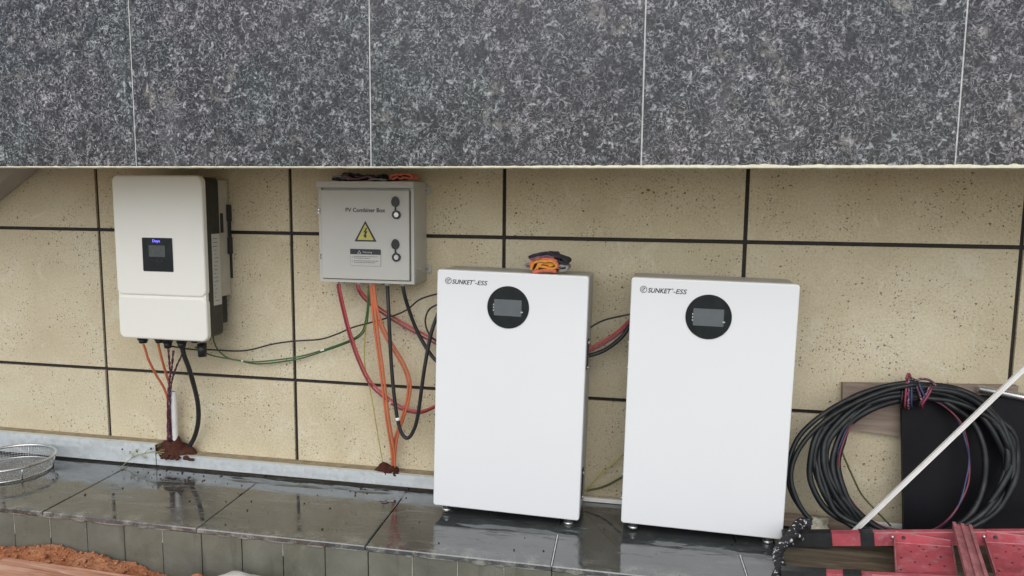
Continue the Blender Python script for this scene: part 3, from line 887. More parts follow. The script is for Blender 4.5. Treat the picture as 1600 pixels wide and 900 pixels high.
# ================================================================== BATTERY CABINETS
def cabinet(xl, xr, zt, rot, label, off):
    w = xr - xl
    z0 = 0.030
    root = empty('battery_cabinet', ((xl + xr) / 2, -0.18, 0.003), label, 'battery cabinet', 'battery cabinets on the wet step', rot)
    h = zt
    yf, yb = -0.112, 0.105
    MB().rrect(-w / 2, w / 2, z0, h, yf, yf + .035, .010, .0045, 4, False).build('front_cover', M_WHITE, root, True)
    MB().rrect(-w / 2 + .003, w / 2 - .003, z0 + .004, h - .003, yf + .034, yb, .006, .003, 3).build('body', M_GREYTOP, root, True)
    for sx in (-1, 1):
        for sy in (yf + .04, yb - .05):
            x = sx * (w / 2 - .042)
            ft = MB().cyl((x, sy, .010), (x, sy, z0 + .006), .011, None, 12).cyl((x, sy, .0), (x, sy, .010), .019, .017, 14).build('foot', M_SILVER, root, True)
        for zc in (.62, .14):
            hd = MB().bevbox((sx * (w / 2 - .002) - .004, -.045, zc - .055), (sx * (w / 2 - .002) + .004, -.01, zc + .055), .003).build('side_handle', M_BLACK, root, True)
            for dz_ in (.045, -.045):
                MB().cyl((sx * (w / 2 + .001), -.047, zc + dz_), (sx * (w / 2 + .006), -.047, zc + dz_), .006, None, 10).build('handle_bolt', M_SILVER, hd, True)
    dx, dz = off
    disc = MB().cyl((dx, yf - .0035, dz), (dx, yf + .002, dz), .0745, .0762, 48).build('display_disc', M_GLOSSBLACK, root, True)
    MB().rrect(dx - .050, dx + .049, dz - .030, dz + .028, yf - .0048, yf - .003, .002, 0, 2).build('screen', M_SCREEN, disc, True)
    for dzz in (.008, -.002, -.012):
        MB().bevbox((dx - .0535, yf - .005, dz + dzz - .003), (dx - .050, yf - .0034, dz + dzz + .003), .001).build('film_tab', M_STICKER, disc, True)
    MB().bevbox((dx + .046, yf - .0055, dz - .017), (dx + .054, yf - .0034, dz - .012), .001).build('film_tab', M_STICKER, disc, True)
    # emblem and maker's lettering
    lx, lz = -w / 2 + .042, h - .039
    lg = MB().ring((lx, 0, lz), .0098, .0122, yf - .0007, yf + .001, 28).build('emblem', M_INKGREY, root, True)
    mb = MB()
    arc = [(lx + .006 * math.cos(R(t)), yf - .0004, lz + .006 * math.sin(R(t))) for t in range(40, 320, 20)]
    mb.tube(arc, .0010, 6)
    mb.beam((lx - .002, yf - .0004, lz - .002), (lx + .006, yf - .0004, lz + .005), .0008, .0024, Vector((.6, 0, -.7)))
    mb.build('emblem_mark', M_INK, lg, True)
    shifted(text_mb('SUNKET', 0.0225, 0.22, 0.0004, .0003, width=.0775), (lx + .0145, yf - .0006, lz - .0098)).build('lettering', M_INK, root, True)
    shifted(text_mb('®', 0.009, 0.0, 0.0, .0003, 1.0), (lx + .0925, yf - .0006, lz + .0015)).build('trade_mark', M_INKGREY, root, True)
    shifted(text_mb('-ESS', 0.0225, 0.22, 0.0002, .0003, width=.045), (lx + .0985, yf - .0006, lz - .0098)).build('lettering', M_INK, root, True)
    return root
cabinet(1.601, 2.143, 0.907, (R(-0.5), R(1.05), 0), 'left white battery cabinet with orange gloves lying on its top', (-.009, .907 - .123))
cabinet(2.291, 2.834, 0.900, (R(-0.3), R(0.85), 0), 'right white battery cabinet with clear top beside the black cable coil', (-.012, .900 - .122))

# ================================================================== CABLES
def cable(name, label, pts, r, mat, group=None, n=8, cat='cable', marks=()):
    P = [at(*q) for q in pts]
    path = smooth_path(P, n)
    o = MB().tube(path, r, 10).build(name, mat)
    for px, py in marks:
        i_ = min(range(1, len(path) - 2), key=lambda k: (path[k] - at(px, py, path[k].y)).length)
        MB().tube([path[i_], path[i_ + 1], path[i_ + 2]], r * 1.18, 10).build('marker_sleeve', M_PVC, o)
    return tag(o, label, cat, group)
def off(pts, dx, dy, dY):
    return [(x + dx, y + dy, Y + dY) for x, y, Y in pts]

cable('orange_cable', 'orange cable dropping from the left gland of the inverter', [(223.5, 538, -.16), (227, 546, -.155), (232, 562, -.14), (244, 586, -.10), (256, 606, -.07), (262, 625, -.055), (263, 655, -.05), (265, 690, -.045)], .0052, M_ORANGE)
cable('orange_cable', 'straighter orange cable right of the other one under the inverter', [(247, 536, -.16), (249, 546, -.155), (253, 562, -.14), (260, 586, -.10), (264, 600, -.075), (266, 630, -.058), (266, 655, -.058), (267, 690, -.05)], .0052, M_ORANGE)
def twist(label, pts, r, mats):
    P = smooth_path([at(*q) for q in pts], 14)
    root = empty('twisted_wire', P[-1], label, 'wire')
    for k, mm in enumerate(mats):
        q = []
        for i, p_ in enumerate(P):
            t = i * .55 + math.pi * 2 * k / len(mats)
            q.append(p_ + Vector((math.cos(t) * r, math.sin(t) * r, 0)))
        MB().tube(q, r * .95, 6).build('strand', mm, root)
twist('purple twisted wire hanging left of the white conduit', [(263, 545, -.16), (265, 570, -.12), (266, 586, -.09), (263, 610, -.075), (262, 640, -.06), (262, 690, -.05)], .0026, (M_PURPLE, M_CRIMSON))
twist('purple twisted wire joining the bundle from the middle gland', [(271, 548, -.16), (268, 578, -.11), (265, 592, -.095), (264, 620, -.082), (266, 650, -.07), (267, 690, -.06)], .0026, (M_PURPLE, M_PURPLE))
twist('dark twisted wire slanting in from the thick black cable', [(285, 553, -.155), (276, 572, -.12), (270, 590, -.105), (267, 606, -.095), (265, 640, -.085), (264, 690, -.07)], .0024, (M_PURPLE, M_BLACK))
cable('black_cable', 'thick black cable bowing from the inverter down to the mud', [(284, 540, -.16), (288, 556, -.15), (296, 578, -.13), (306, 614, -.10), (310, 640, -.08), (309, 664, -.06), (303, 685, -.045), (296, 697, -.04)], .0098, M_RUBBER)
a = at(270.5, 611, -.075); b_ = at(274.5, 692, -.045)
cd = MB().tube([a, b_], .0125, 18, False).tube([a + (b_ - a) * .001, b_], .0105, 18, False).build('white_conduit', M_PVC)
MB().cyl(a + Vector((0, 0, -.004)), a + Vector((0, 0, -.0045)), .0108, None, 16).build('dark_bore', M_BLACK, cd)
tag(cd, 'short white plastic conduit standing in the mud below the inverter', 'conduit')

cable('black_wire', 'long thin black wire sagging between the inverter and left cabinet', [(268, 541, -.15), (300, 546, -.10), (330, 546.5, -.07), (381, 548, -.05), (427, 537.5, -.045), (460, 533, -.04), (501, 530, -.045), (529, 521, -.06), (553, 511, -.075), (601, 498, -.085), (634, 485, -.09), (656, 468, -.095), (684, 459, -.10), (700, 456, -.11)], .0033, M_RUBBER, cat='wire')
cable('green_wire', 'green wire sagging from the inverter side to the combiner box', [(342, 440, -.075), (338, 462, -.07), (333, 500, -.06), (335, 536, -.05), (352, 557, -.04), (376, 564, -.035), (406, 568.5, -.03), (460, 562, -.03), (501, 550.5, -.04), (547, 534, -.06), (566, 522, -.085), (573, 506, -.105), (576, 480, -.115), (578, 446, -.12)], .0030, M_GREENC, cat='wire')
cable('green_wire', 'second green wire from the inverter underside beside the first', [(305, 542, -.15), (330, 555, -.09), (373, 563, -.05), (399, 565.5, -.04), (460, 558.5, -.038), (501, 548, -.048), (547, 531.5, -.068), (564, 520, -.09), (570, 506, -.11), (574, 480, -.12), (576, 446, -.122)], .0030, M_GREENC, cat='wire', n=16, marks=((502, 548), (376, 563)))
cable('yellow_wire', 'thin yellow-green wire hanging from the green ones to the mud', [(573, 508, -.11), (570, 530, -.09), (570, 569, -.07), (579, 613, -.06), (588, 665, -.05), (598, 724, -.04)], .0022, M_YELC, cat='wire')

pA = [(530, 440, -.12), (533, 460, -.12), (546, 514, -.11), (561, 558, -.10), (579, 595, -.09), (601, 617, -.085), (627, 635, -.08), (656, 642, -.085), (678, 635, -.10), (700, 622, -.12)]
cable('red_cable', 'red cable curving low from the combiner box to the left cabinet', pA, .0046, M_REDC)
cable('red_cable', 'crimson cable running along the underside of the low red one', off(pA, -2.6, 3.6, .012), .0042, M_CRIMSON, n=16, marks=((608, 626),))
pB = [(558, 440, -.12), (562, 452, -.12), (575, 467, -.10), (605, 489, -.07), (638, 509, -.065), (680, 531, -.08), (700, 541, -.09)]
cable('red_cable', 'red cable running straight from the box to the left cabinet', pB, .0046, M_REDC)
cable('red_cable', 'crimson cable just below the straight red one', off(pB, -1.0, 5.0, .008), .0042, M_CRIMSON)
pC = [(578, 440, -.12), (580, 460, -.12), (584, 503, -.115), (594, 577, -.10), (603, 650, -.08), (611, 700, -.05), (613, 730, -.04)]
cable('orange_cable', 'left orange cable falling from the combiner box into the mud', pC, .0048, M_ORANGE)
cable('orange_cable', 'orange cable close beside the left one under the combiner box', off(pC, 4.4, 0, -.006), .0048, M_ORANGE)
pD = [(584, 440, -.13), (586, 462, -.13), (592, 492, -.125), (606, 525, -.11), (634, 573, -.09), (641.5, 606, -.08), (634, 643, -.08), (622, 679, -.06), (618, 705, -.05), (617, 730, -.04)]
cable('orange_cable', 'orange cable bowing out to the right above the mud plug', pD, .0048, M_ORANGE)
cable('orange_cable', 'orange cable on the inside of the bowed one', off(pD, -4.0, 2.0, .006), .0044, M_ORANGE)
cable('black_cable', 'thick black cable hanging in a deep loop beside the left cabinet', [(605, 438, -.12), (606, 460, -.12), (608, 503, -.13), (612, 577, -.135), (618.5, 639, -.14), (626, 673, -.14), (636, 684.5, -.14), (645.5, 674, -.145), (653, 648, -.15), (663, 577, -.15), (673, 524, -.14), (683, 494, -.13), (694, 470, -.12)], .0073, M_RUBBER, n=16, marks=((621, 653),))
cable('black_cable', 'thick black cable slanting from the box behind the left cabinet', [(629, 438, -.12), (631, 456, -.12), (638, 481, -.105), (652, 518, -.09), (671, 551, -.09), (686, 568, -.10), (704, 584, -.11)], .0073, M_RUBBER)
cable('black_wire', 'small thin black wire loop at the left edge of the left cabinet', [(700, 470, -.13), (683, 476, -.12), (669.5, 485, -.11), (664.5, 503, -.11), (671, 523, -.11), (686, 536, -.11), (702, 544, -.12)], .0034, M_RUBBER, cat='wire')
# between the cabinets
cable('black_wire', 'thin black wire arching between the two battery cabinets', [(900, 524, -.12), (920, 513, -.11), (945, 500, -.10), (985, 491, -.11), (1000, 489, -.12)], .0034, M_RUBBER, cat='wire')
pE = [(900, 555, -.12), (919, 545, -.11), (945, 531, -.10), (968, 515, -.10), (986, 497, -.11), (1000, 480, -.12)]
cable('red_cable', 'red cable slanting between the two battery cabinets', pE, .0045, M_REDC)
cable('red_cable', 'crimson cable under the red one between the battery cabinets', off(pE, 1.5, 4.5, .0), .0042, M_CRIMSON)
cable('black_cable', 'thick black cable below the red pair between the cabinets', [(900, 562, -.12), (918, 556.5, -.115), (945, 547, -.11), (970, 528, -.11), (985, 507, -.11), (1000, 482, -.12)], .0078, M_RUBBER)
cable('yellow_wire', 'thin yellow wire slanting low between the battery cabinets', [(905, 776, -.05), (918, 764, -.045), (938, 742, -.035), (970, 714, -.03), (990, 700, -.05)], .0024, M_YELC, cat='wire')
cable('dark_wire', 'dark wire lying low behind the gap between the cabinets', [(900, 768, -.05), (920, 766, -.04), (945, 760, -.04), (968, 748, -.05), (990, 735, -.06)], .0042, M_OLIVE, cat='wire')

# ================================================================== MUD PLUGS
def mud(label, cx, cy, cz, rx, ry, rz, n_crumb):
    root = empty('mud_plug', (cx, cy, cz), label, 'mud')
    mb = MB(); vs = []; fs = []
    nr, ns = 9, 26
    for i in range(nr + 1):
        t = i / nr
        for k in range(ns):
            th = 2 * math.pi * k / ns
            rr = (1 - t) ** .8 if t < 1 else 0
            rad = 1 - t
            z = rz * (1 - rad ** 1.7)
            x = rx * rad * math.cos(th); y = ry * rad * math.sin(th)
            nz = mnoise.noise(Vector((x * 45 + cx * 9, y * 45, z * 45 + 5)))
            vs.append((cx + x * (1 + .25 * nz), min(cy + y * (1 + .25 * nz), -.006), cz + max(0, z * (1 + .35 * nz))))
    for i in range(nr):
        for k in range(ns):
            k2 = (k + 1) % ns
            fs.append((i * ns + k, i * ns + k2, (i + 1) * ns + k2, (i + 1) * ns + k))
    mb.add(vs, fs, True)
    mb.build('heap', M_MUD, root)
    for k in range(n_crumb):
        s = random.uniform(.006, .013)
        MB().ball((cx + random.uniform(-.3, 1.25) * rx, cy - ry * random.uniform(.75, 1.05), cz + s * .3), s * 1.3, s, s, 9, 6, .5, 90).build('crumb', M_MUD, root)
c0 = at(272, 704, -.05)
mud('large red-brown mud plug round the conduit on the steel rail', c0.x, -.045, .050, .098, .047, .078, 12)
c1 = at(604, 734, -.045)
mud('small red-brown mud plug where the orange cables enter the rail', c1.x, -.04, .054, .056, .034, .036, 4)

# ================================================================== PLANT SPRIG ON THE RAIL
root = empty('plant_sprig', on(190, 730, 0), 'pale green plant sprig lying across the steel rail by the mud', 'plant')
sp = [on(186, 733, .004), at(198, 722, -.10), at(210, 713, -.09), at(222, 709, -.088), at(240, 706, -.088), at(256, 707, -.087)]
MB().tube(smooth_path(sp, 6), .0016, 6).build('stem', M_STEM, root)
for (x0, y0, x1, y1) in ((204, 718, 213, 703), (215, 711, 226, 714), (226, 708, 236, 701), (240, 706, 250, 711), (246, 706, 258, 703), (210, 714, 203, 708)):
    e1 = at(x1, y1, -.092)
    MB().tube([at(x0, y0, -.092), at((x0 + x1) / 2, (y0 + y1) / 2 - 1.5, -.096), e1], .0011, 5).build('twig', M_STEM, root)
    MB().ball(e1, .0042, .003, .0055, 8, 6).build('bud', M_STEM if x1 < 230 else M_BERRY, root)

# ================================================================== SIEVE
SC = Vector((-0.285, -0.262, 0)); SR = 0.172
root = empty('wire_sieve', SC, 'round wire mesh sieve lying on the wet step at far left', 'sieve')
def circ(r, z, n=64):
    return [SC + Vector((r * math.cos(2 * math.pi * k / n), r * math.sin(2 * math.pi * k / n), z)) for k in range(n + 1)]
MB().tube(circ(SR, .058), .0062, 10, False).build('top_rim', M_SILVER, root)
MB().tube(circ(SR - .012, .008), .0034, 8, False).build('bottom_rim', M_SILVER, root)
mb = MB()
for k in range(96):
    t = 2 * math.pi * k / 96; d = Vector((math.cos(t), math.sin(t), 0))
    mb.tube([SC + d * SR + Vector((0, 0, .058)), SC + d * (SR - .012) + Vector((0, 0, .008))], .0007, 4, False)
for z in (.018, .027, .036, .045):
    mb.tube(circ(SR - .012 + (z - .008) / .05 * .012, z, 48), .0007, 4, False)
mb.build('side_mesh', M_SILVER, root)['kind'] = 'stuff'
mb = MB()
s = -SR
while s < SR - .006:
    s += .0075
    hl = math.sqrt(max(0, (SR - .012) ** 2 - s * s))
    if hl > .01:
        mb.tube([SC + Vector((s, -hl, .008)), SC + Vector((s, hl, .008))], .0007, 4, False)
        mb.tube([SC + Vector((-hl, s, .0088)), SC + Vector((hl, s, .0088))], .0007, 4, False)
mb.build('bottom_mesh', M_SILVER, root)['kind'] = 'stuff'
for a_ in (-.5, .55, 1.9, 2.6, 4.4):
    d = Vector((math.cos(a_), math.sin(a_), 0))
    MB().tube([SC + d * (SR + .001) + Vector((0, 0, .056)), SC + d * (SR - .010) + Vector((0, 0, .004))], .0026, 6).build('stay_wire', M_SILVER, root)

# ================================================================== STANDING WATER ON THE STEP
def puddle(x0, x1, y0, y1, label, seed):
    nx_, ny_ = int((x1 - x0) / .006), int((y1 - y0) / .006)
    vs = []; fs = []
    for j in range(ny_ + 1):
        for i in range(nx_ + 1):
            x = x0 + (x1 - x0) * i / nx_; y = y0 + (y1 - y0) * j / ny_
            u = min(i, nx_ - i) / nx_; v = min(j, ny_ - j) / ny_
            mask = min(1, 7 * u) * min(1, 3.2 * v)
            q = Vector((x * 9, y * 26, seed))
            m_ = mask * (.75 + .9 * mnoise.noise(q))
            w_ = mnoise.noise(Vector((x * 24 + 3 * mnoise.noise(q * 1.3), y * 75, seed + 4))) + .5 * mnoise.noise(Vector((x * 60, y * 130, seed + 9)))
            vs.append((x, y, -.0022 + .0062 * min(1, max(0, m_)) + .0011 * w_ * mask))
    for j in range(ny_):
        for i in range(nx_):
            a_ = j * (nx_ + 1) + i
            fs.append((a_, a_ + 1, a_ + nx_ + 2, a_ + nx_ + 1))
    o = MB().add(vs, fs, True).build('puddle', M_WATERFILM)
    return tag(o, label, 'water', kind='stuff')
puddle(1.66, 2.22, -.375, -.265, 'rippled standing water under the front edge of the left cabinet', 1.0)
puddle(2.36, 2.82, -.385, -.275, 'rippled standing water under the front edge of the right cabinet', 5.0)
puddle(0.62, 1.45, -.165, -.085, 'rippled standing water along the foot of the low steel rail', 8.0)

random.seed(31)
mb = MB()
for k in range(110):
    if k < 50: x, y = random.gauss(.42, .16), random.uniform(-.20, -.085)
    elif k < 75: x, y = random.gauss(1.28, .08), random.uniform(-.16, -.085)
    else: x, y = random.uniform(-.4, 2.3), random.uniform(-.56, -.12)
    s_ = random.uniform(.0012, .0036)
    mb.ball((x, y, s_ * .5), s_ * 1.3, s_, s_ * .8, 6, 4, .5, 200)
tag(mb.build('mud_grit', M_MUD), 'small mud crumbs scattered over the wet step', 'grit', kind='stuff')

# ================================================================== GLOVES
def arcpath(pts, n=6):
    return [(v.x, v.z) for v in smooth_path([Vector((x, 0, z)) for x, z in pts], n)]
gb = at(857, 428, -.26); GZ = 0.905
gx = gb.x
root = empty('glove_bundle', (gx, -.24, GZ), 'bundle of folded orange and dark gloves on the left battery cabinet', 'gloves')
y0, y1 = -.268, -.17
def gl(px, py):
    p_ = at(px, py, -.268)
    return (p_.x, p_.z)
def gpath(l, n=5):
    return arcpath([gl(*q) for q in l], n)
MB().ribbon(gpath([(829, 422), (832, 413), (838, 409), (850, 408), (862, 409), (868, 412), (869, 417), (862, 420), (848, 417), (842, 416), (838, 421)]), .0085, y0, y1, .003).build('amber_fold', M_AMBER, root)
MB().ribbon(gpath([(835, 423), (843, 412.5), (855, 413), (863, 415), (856, 416.5)]), .0070, y0 + .004, y1, .003).build('amber_fold', M_AMBER, root)
MB().ribbon(gpath([(828, 416), (832, 406), (842, 404.5), (856, 404.5), (866, 407), (870, 412), (870, 421)]), .0085, y0 + .002, y1, .003).build('coral_fold', M_CORAL, root)
MB().ribbon(gpath([(832, 426), (846, 423), (860, 423), (869, 424)]), .0105, y0 - .004, y1, .003).build('coral_fold', M_CORAL, root)
MB().ribbon(gpath([(828, 405), (840, 402.5), (854, 400.5), (866, 402)]), .0065, y0, y1, .004).build('mauve_fold', M_MAUVE, root)
MB().ribbon(gpath([(826, 402), (836, 399.5), (848, 398), (858, 397), (868, 400), (876, 403), (884, 407), (885, 411), (877, 411), (870, 408)]), .0105, y0 + .006, y1 - .01, .005).build('dark_fold', M_DARKCLOTH, root)
MB().ribbon(gpath([(870, 418), (876, 415.5), (884, 417), (884, 422), (872, 424)]), .008, y0 + .01, y1 - .01, .004).build('grey_fold', M_GREYCLOTH, root)
MB().ribbon(gpath([(819, 415), (825, 413), (829, 416), (826, 419), (820, 418)]), .006, y0 + .02, y1 - .01, .004).build('grey_fold', M_GREYCLOTH, root)
# pile on the combiner box
root = empty('dark_glove', (1.22, -.15, CZ1), 'crumpled dark work gloves lying on top of the combiner box', 'gloves')
def g2(l, Y, n=5):
    return arcpath([(at(px, py, Y).x, at(px, py, Y).z) for px, py in l], n)
MB().ribbon(g2([(518, 280), (522, 276), (529, 275), (533, 279), (545, 280)], -.157), .0075, -.157, -.07, .005).build('cuff', M_GREYCLOTH, root)
MB().ribbon(g2([(518, 280.5), (526, 278.5), (532, 280.5), (540, 280.8)], -.161), .006, -.161, -.08, .004).build('palm', M_DARKCLOTH, root)
MB().ribbon(g2([(536, 270.5), (546, 272), (556, 274), (566, 278), (560, 280)], -.147), .0065, -.147, -.075, .006).build('finger', M_DARKCLOTH, root)
MB().ribbon(g2([(535, 275), (546, 277), (558, 280), (572, 276), (584, 278), (598, 280.5)], -.157), .0055, -.157, -.08, .006).build('finger', M_MAUVE, root)
MB().ribbon(g2([(562, 276), (574, 274), (586, 276.5), (592, 273), (596, 279), (604, 280.5)], -.152), .0055, -.152, -.075, .006).build('finger', M_DARKCLOTH, root)
MB().ribbon(g2([(575, 281), (590, 279.5), (603, 281)], -.159), .005, -.159, -.08, .004).build('finger', M_GREYCLOTH, root)
root = empty('orange_glove', (1.42, -.15, CZ1), 'small folded orange glove on the right of the combiner box top', 'gloves')
MB().ribbon(g2([(609, 281), (611, 275), (617, 272.5), (626, 273), (636, 272.5), (642, 275), (642, 280)], -.159), .0075, -.159, -.075, .004).build('outer_fold', M_CORAL, root)
MB().ribbon(g2([(612, 281), (618, 277.5), (624, 279), (632, 276.8), (640, 278.5)], -.161), .0065, -.161, -.08, .004).build('inner_fold', M_CORAL, root)

# ================================================================== RIGHT HAND CLUTTER
# board, black panel, tube behind the coil
bl = at(1317, 599, -.03); bb = at(1316, 672, -.03)
mb = MB()
mb.prism([at(1317, 599, -.032), at(1316, 670, -.032), at(1420, 684, -.032), Vector((3.62, -.032, .355)), Vector((3.62, -.032, .545))], (0, .024, 0))
tag(mb.build('wooden_board', M_BOARD), 'brown wooden board standing on edge behind the cable coil', 'board')
root = empty('leaning_board', (3.7, -.12, 0), 'large black board leaning on the wall behind the cable coil', 'board')
px0 = 3.262; ptop = .505
mb = MB()
mb.prism([(px0, -.150, .002), (4.35, -.150, .002), (4.35, -.052, ptop), (px0 - .012, -.052, ptop)], (0, .012, .003))
mb.build('sheet', M_PANEL, root)
mb = MB().prism([(px0 - .006, -.154, .002), (px0 + .004, -.154, .002), (px0 - .008, -.056, ptop + .002), (px0 - .018, -.056, ptop + .002)], (0, .020, .003))
mb.build('edge_frame', M_PANEL, root)
ta = at(1528, 607, -.06); tb = at(1600, 621, -.06)
tb2 = ta + (tb - ta) * 3.6
tube_ = MB().tube([ta, tb2], .0125, 14).build('grey_pipe', M_SILVER)
tag(tube_, 'grey metal pipe lying along the top of the black panel', 'pipe')

# coil
def coil_y(z): return -.262 + .32 * z
TIE = at(1432, 606, -.085)
root = empty('cable_coil', (3.25, -.2, 0), 'large coil of black cable tied at the top, against the wall', 'cable coil')
def loop(l, r_, bot, top_x, top_y, seed, wob=3.0):
    """closed turn of the coil measured by its extremes in the photo"""
    random.seed(seed)
    pts = []
    n = 20
    cy = top_y + (bot - top_y) * .47
    for k in range(n):
        t = 2 * math.pi * k / n - math.pi / 2
        c, s = math.cos(t), math.sin(t)
        hw = (r_ - top_x) if c > 0 else (top_x - l)
        x = top_x + hw * (abs(c) ** .92) * (1 if c > 0 else -1)
        y = cy + s * ((bot - cy) if s > 0 else (cy - top_y))
        x += random.uniform(-wob, wob) * (1 if s > -.6 else .3); y += random.uniform(-wob, wob) * .6 * (1 if s > -.6 else .3)
        z = at(x, y, -.18).z
        for _ in range(3):
            z = at(x, y, coil_y(z)).z
        pts.append(at(x, y, coil_y(z) + random.uniform(-.012, .012)))
    pts = pts + [pts[0]]
    return smooth_path(pts, 6)
for l, r_, bot, tx, ty, sd, rad in ((1264, 1587, 846, 1436, 600, 1, .0105), (1276, 1577, 838, 1430, 605, 2, .0105), (1281, 1584, 850, 1440, 607, 3, .0110), (1289, 1566, 842, 1428, 611, 4, .0105),
                                   (1295, 1574, 836, 1442, 615, 5, .0105), (1302, 1538, 846, 1426, 619, 6, .0100), (1308, 1581, 840, 1440, 622, 7, .0105), (1271, 1586, 852, 1434, 603, 8, .0100)):
    MB().tube(loop(l, r_, bot, tx, ty, sd, 5.5), rad, 10, False).build('coil_turn', M_COIL, root)
for l, r_, bot, tx, ty, sd, mm in ((1311, 1516, 832, 1432, 622, 11, M_THINRED), (1308, 1513, 835, 1432, 619, 12, M_BLUEC)):
    MB().tube(loop(l, r_, bot, tx, ty, sd, 1.5), .0034, 8, False).build('thin_turn', mm, root)
for dx, pts in ((0, [(1432, 596), (1380, 604), (1330, 622), (1285, 648), (1250, 680), (1234, 715), (1231, 745), (1238, 772), (1252, 795), (1266, 812)]), (1, [(1432, 600), (1385, 610), (1335, 630), (1292, 655), (1258, 688), (1240, 720), (1236, 750), (1244, 778), (1256, 800), (1268, 813)])):
    q = []
    for x, y in pts:
        z = at(x, y, -.16).z
        for _ in range(3):
            z = at(x, y, coil_y(z)).z
        q.append(at(x, y, coil_y(z) - .012 - .012 * dx))
    MB().tube(smooth_path(q, 6), .0085, 10).build('cable_tail', M_COIL, root)
random.seed(21)
wraps = [((1417, 590), (1414, 632), M_CRIMSON), ((1420, 588), (1419, 634), M_PURPLE), ((1424, 590), (1424, 632), M_BLUEC), ((1428, 592), (1441, 628), M_PURPLE), ((1432, 594), (1446, 622), M_BLUEC), ((1458, 598), (1438, 630), M_PURPLE), ((1460, 602), (1441, 632), M_CRIMSON), ((1411, 605), (1408, 630), M_COIL)]
for (a0, b0, mm) in wraps:
    q = [at(a0[0], a0[1], -.062), at(a0[0] * .75 + b0[0] * .25, a0[1] * .75 + b0[1] * .25 - 2, -.108), at((a0[0] + b0[0]) / 2, (a0[1] + b0[1]) / 2, -.118), at(b0[0], b0[1], -.118), at(b0[0] + 1, b0[1] + 6, -.085)]
    MB().tube(smooth_path(q, 6), .0037, 7).build('tie_wire', mm, root)
MB().tube(smooth_path([at(1428, 596, -.10), at(1440, 592, -.10), at(1452, 594, -.10), at(1460, 600, -.10), at(1462, 606, -.10)], 6), .0045, 7).build('tie_wire', M_PURPLE, root)
MB().tube(smooth_path([at(1416, 592, -.09), at(1418, 586, -.085), at(1421, 584, -.08), at(1423, 590, -.09)], 6), .004, 7).build('tie_wire', M_CRIMSON, root)
cable('olive_wire', 'olive green wire slanting down inside the black cable coil', [(1308, 685, -.05), (1318, 712, -.05), (1332, 744, -.05), (1346, 772, -.055), (1366, 795, -.07), (1392, 822, -.08)], .0034, M_OLIVE, cat='wire')

# white angle strip
a = on(1311, 853, .018)
b_ = at(1600, 576, -.175)
d = (b_ - a).normalized()
e_ = a + d * 1.25
side = d.cross(Vector((0, 1, 0))).normalized()
mb = MB()
mb.beam(a, e_, .003, .017, side).beam(a + side * .0085 + Vector((0, -.006, 0)), e_ + side * .0085 + Vector((0, -.006, 0)), .012, .0025, side)
tag(mb.build('white_strip', M_PVC), 'long white plastic strip leaning diagonally across the cable coil', 'strip')

# crumpled film
c0 = on(1276, 822, .03)
mb = MB().ball((c0.x, c0.y, .030), .042, .03, .034, 22, 14, .55, 38)
film = mb.build('plastic_scrap', M_FOAM)
for p_ in film.data.polygons: p_.use_smooth = False
tag(film, 'crumpled pale plastic scrap by the cut end of black cable', 'scrap')
c0 = on(1236, 812, .012)
tag(MB().bevbox((2.862, -.115, .002), (3.10, -.052, .030), .004).build('brown_offcut', M_BOARD), 'dirty brown offcut lying right of the right battery cabinet', 'offcut')

# muddy plank under the ladder
def quad_prism(pix, z, th):
    return [on(px, py, z) for px, py in pix], (0, 0, -th)
P, vv = quad_prism([(1222, 846), (1560, 846), (1590, 895), (1224, 895)], .022, .020)
tag(MB().prism(P, vv).build('muddy_plank', M_MUDPLANK), 'muddy brown plank under the end of the red ladder', 'plank')

# red ladder
lad = empty('red_ladder', on(1300, 860, 0.0), 'red steel ladder with perforated treads lying on the step', 'ladder')
ZT = .066
def lift(px): return (px - 1226) / 374 * .09          # the ladder rises to the right, where a block props it
fa, fb = on(1226, 829, ZT), on(1600, 826, ZT + lift(1600))
na, nb = on(1226, 886, ZT), on(1600, 905, ZT + lift(1600))
fd = (fb - fa); nd = (nb - na)
hb = .042
def railseg(a0, dirv, t0, t1, grow=0.0):
    s = a0 + dirv * t0; e = a0 + dirv * t1
    per = Vector((dirv.y, -dirv.x, 0)).normalized()
    s = s + per * .014 - Vector((0, 0, hb / 2)); e = e + per * .014 - Vector((0, 0, hb / 2))
    return MB().beam(s, e, .028 + grow, hb + grow)
for a0, dirv, taped in ((fa, fd, [(-.01, .205), (.327, .385)]), (na, nd, [(-.01, .195), (.27, .35)])):
    rl = railseg(a0, dirv, 0, 1.5).build('side_rail', M_RED, lad)
    pw_ = Vector((dirv.y, -dirv.x, 0)).normalized()
    MB().beam(a0 + dirv * .39 + pw_ * .024, a0 + dirv * 1.5 + pw_ * .024, .006, .003).build('worn_highlight_edge', M_REDPALE, rl)  # pale strip paints in the rail's top-lit highlight, along with wear
    for t0, t1 in taped:
        railseg(a0, dirv, t0, t1, .005).build('tape_wrap', M_TAPE, rl)
    for t0 in (.46, .83):
        q = a0 + dirv * t0 + Vector((dirv.y, -dirv.x, 0)).normalized() * .029 - Vector((0, 0, .012))
        MB().ball(q, .006, .006, .006, 10, 6).build('bolt_head', M_SILVER, rl)
